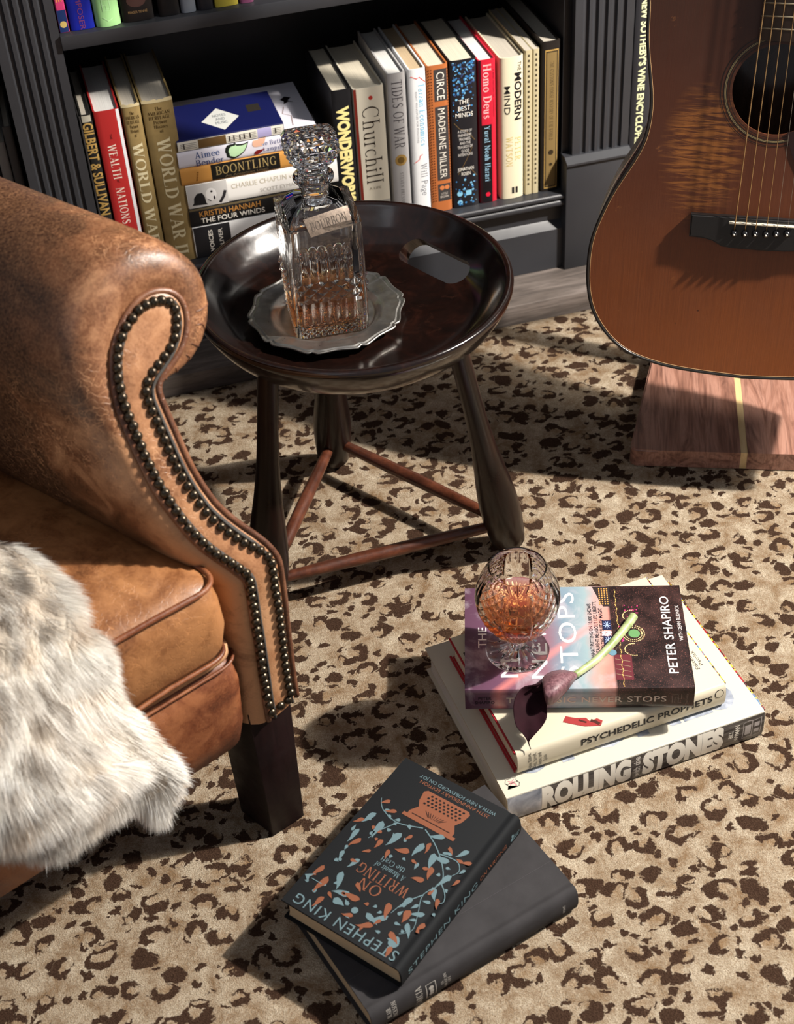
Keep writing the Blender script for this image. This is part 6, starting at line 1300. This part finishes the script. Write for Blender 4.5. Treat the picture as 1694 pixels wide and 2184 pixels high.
# ================================================================== FUR THROW
th = root('fur_throw', 'white and grey-brown fur throw spilling over the front of the chair seat', 'throw', (-.10, .88, .39))
def dp(x, y, F0): return apl(x, y, N0+FN*F0, FN)
ctrl = [
 [az(-470, 1040, .425), az(-330, 1062, .425), az(-190, 1095, .42), az(-80, 1130, .415), az(2, 1166, .408)],
 [az(-480, 1150, .432), az(-320, 1165, .434), az(-160, 1180, .432), az(-30, 1200, .425), az(72, 1216, .408)],
 [az(-490, 1280, .430), az(-310, 1290, .436), az(-130, 1290, .436), az(20, 1280, .428), az(132, 1296, .405)],
 [az(-500, 1420, .425), az(-300, 1420, .432), az(-110, 1400, .434), az(50, 1375, .428), az(165, 1372, .402)],
 [dp(-500, 1640, .040), dp(-290, 1570, .045), dp(-95, 1510, .050), dp(75, 1450, .048), dp(190, 1430, .030)],
 [dp(-500, 1760, .058), dp(-285, 1690, .062), dp(-80, 1620, .070), dp(110, 1540, .072), dp(222, 1500, .040)],
 [dp(-500, 1850, .058), dp(-280, 1790, .066), dp(-60, 1710, .078), dp(160, 1620, .082), dp(285, 1570, .050)],
 [dp(-500, 1870, .055), dp(-275, 1815, .062), dp(-50, 1735, .076), dp(200, 1665, .084), dp(350, 1640, .056)],
 [dp(-500, 1890, .048), dp(-270, 1840, .052), dp(-40, 1760, .060), dp(190, 1715, .064), dp(340, 1705, .045)]]
rowsC = [spline(r_, 44) for r_ in ctrl]; cols = [spline([rowsC[i][j] for i in range(len(rowsC))], 60) for j in range(44)]
g = [[cols[j][i].copy() for j in range(44)] for i in range(60)]
nr = [[None]*44 for _ in range(60)]
for i in range(60):
    for j in range(44):
        a = g[min(i+1, 59)][j]-g[max(i-1, 0)][j]; b = g[i][min(j+1, 43)]-g[i][max(j-1, 0)]; q_ = b.cross(a).normalized()
        if q_.dot(CO-g[i][j]) < 0: q_ = -q_
        nr[i][j] = q_
def foldh(i, j):  # soft lengthwise folds
    u = j/43; w = i/59; ph = u*3.1*2*math.pi*.55+.8*math.sin(w*3); return .016*math.sin(ph+1.2)*(.35+.65*sstep(.2, .7, w))
for i in range(60):
    for j in range(44): g[i][j] += nr[i][j]*(foldh(i, j)*(1 if 2 < j < 41 else .4))
v, f = gridmesh(g); FB = NT('hide_underfur'); co = FB.co(); FB.col(FB.ramp(FB.noise(co, 30, 4), [(.35, S(120, 108, 96)), (.65, S(206, 196, 180))])); FB.set(Roughness=.9)
sk = mo('hide', v, f, FB.m, th, True, True); md = sk.modifiers.new('thick', 'SOLIDIFY'); md.thickness = .008; md.offset = -1
# fur strands
NF = 140000; uu = rng.random(NF); ww = rng.random(NF); G = np.array([[tuple(p) for p in r_] for r_ in g]); NN = np.array([[tuple(p) for p in r_] for r_ in nr])
uu = .30+.70*uu**.85
# extra along the free edge
k_ = NF//9; uu[:k_] = 1-rng.random(k_)**2*.05; ww[k_:2*k_] = 1-rng.random(k_)**2*.05
fi = ww*59; fj = uu*43; i0 = np.minimum(fi.astype(int), 58); j0 = np.minimum(fj.astype(int), 42); a_ = (fi-i0)[:, None]; b_ = (fj-j0)[:, None]
bl_ = lambda A: (A[i0, j0]*(1-a_)*(1-b_)+A[i0+1, j0]*a_*(1-b_)+A[i0, j0+1]*(1-a_)*b_+A[i0+1, j0+1]*a_*b_)
P = bl_(G); Nn = bl_(NN); dn = G[i0+1, j0]-G[i0, j0]; dn /= np.linalg.norm(dn, axis=1)[:, None]; dr = G[i0, j0+1]-G[i0, j0]; dr /= np.linalg.norm(dr, axis=1)[:, None]
lown = np.array([[noise.noise(Vector((x*5, y*5, 3))), noise.noise(Vector((x*5, y*5, 9))), noise.noise(Vector((x*13, y*9, 5))), noise.noise(Vector((x*28, y*7, 21)))] for x, y in zip(uu*1.7, ww*2.2)])
side = lown[:, 0:1]*.9 + ((uu > .93)*(uu-.93)/.07)[:, None]*.7
D = dn*(.85+.3*lown[:, 1:2]) + dr*side + Nn*(.42+.25*lown[:, 2:3]) + rng.normal(0, .13, (NF, 3)); D /= np.linalg.norm(D, axis=1)[:, None]
Ln = (.022+.012*rng.random(NF))[:, None]; bendv = np.array([0, 0, -1.0])[None, :]*.18 + dn*.12
SEG = 4; wdt = .00031*(.7+.6*rng.random(NF))[:, None]
tocam = np.array(CO)[None, :]-P; tocam /= np.linalg.norm(tocam, axis=1)[:, None]; Wv = np.cross(D, tocam+rng.normal(0, .5, (NF, 3))); Wv /= np.linalg.norm(Wv, axis=1)[:, None]
pts = []; wv = [1, .85, .55, .06]
for s in range(SEG):
    t = s/(SEG-1); c = P+D*Ln*t+bendv*Ln*t*t; pts.append(c-Wv*wdt*wv[s]); pts.append(c+Wv*wdt*wv[s])
VV = np.stack(pts, 1).reshape(-1, 3); mi = np.array(rootm(th).inverted()); VV = VV+mi[:3, 3]
nq = SEG-1; base = (np.arange(NF)*SEG*2)[:, None, None]; qd = np.array([[2*s, 2*s+1, 2*s+3, 2*s+2] for s in range(nq)])[None]; FF = (base+qd).reshape(-1, 4)
me = bpy.data.meshes.new('fur'); me.vertices.add(len(VV)); me.vertices.foreach_set('co', VV.ravel().astype(np.float32)); me.loops.add(FF.size); me.loops.foreach_set('vertex_index', FF.ravel().astype(np.int32)); me.polygons.add(len(FF)); me.polygons.foreach_set('loop_start', np.arange(0, FF.size, 4).astype(np.int32)); me.polygons.foreach_set('loop_total', np.full(len(FF), 4, np.int32)); me.update()
# coat colour: white guard hair with grey-brown and sandy bands, paler tips
br_ = np.clip(.30+1.5*lown[:, 2]+1.3*lown[:, 3]+.5*lown[:, 0], 0, 1); br_ = br_*(1-np.clip((uu-.80)/.14, 0, 1)*.75)*(1-.6*np.clip((ww-.55)/.3, 0, 1)*np.clip((uu-.62)/.2, 0, 1)); sa = np.clip(lown[:, 1]*2.2-.2, 0, 1)*.4
cw = np.array(S(252, 249, 243)); cg = np.array(S(128, 114, 100)); cs = np.array(S(204, 168, 124)); base_c = cw*(1-br_[:, None])+cg*br_[:, None]; base_c = base_c*(1-sa[:, None])+cs*sa[:, None]; base_c *= (.85+.3*rng.random(NF))[:, None]
colr = np.ones((NF, SEG*2, 4), np.float32)
for s in range(SEG): t = s/(SEG-1); k2 = (.80, .92, 1.0, 1.06)[s]; colr[:, 2*s:2*s+2, :3] = (base_c*k2+(cw-base_c)*(.25*t*t))[:, None, :]
ca = me.color_attributes.new('coat', 'FLOAT_COLOR', 'POINT'); ca.data.foreach_set('color', np.clip(colr, 0, 1).ravel())
FU = NT('fur_hair'); at = FU.n('ShaderNodeAttribute', attribute_name='coat'); FU.col(at.outputs[0]); FU.set(Roughness=.6, Specular_IOR_Level=.25); tr = FU.n('ShaderNodeBsdfTranslucent'); FU.l(at.outputs[0], tr.inputs[0]); mx = FU.n('ShaderNodeMixShader', i_0=.3); FU.l(FU.b.outputs[0], mx.inputs[1]); FU.l(tr.outputs[0], mx.inputs[2]); FU.l(mx.outputs[0], FU.out.inputs[0])
me.materials.append(FU.m); o = bpy.data.objects.new('fur', me); COL.objects.link(o); o.parent = th; tag(o, None, None, None, 'stuff')
# drop helper properties
for o in bpy.data.objects:
    for k in ('_m', 'd'):
        if k in o.keys(): del o[k]
for me in bpy.data.meshes: me.validate()
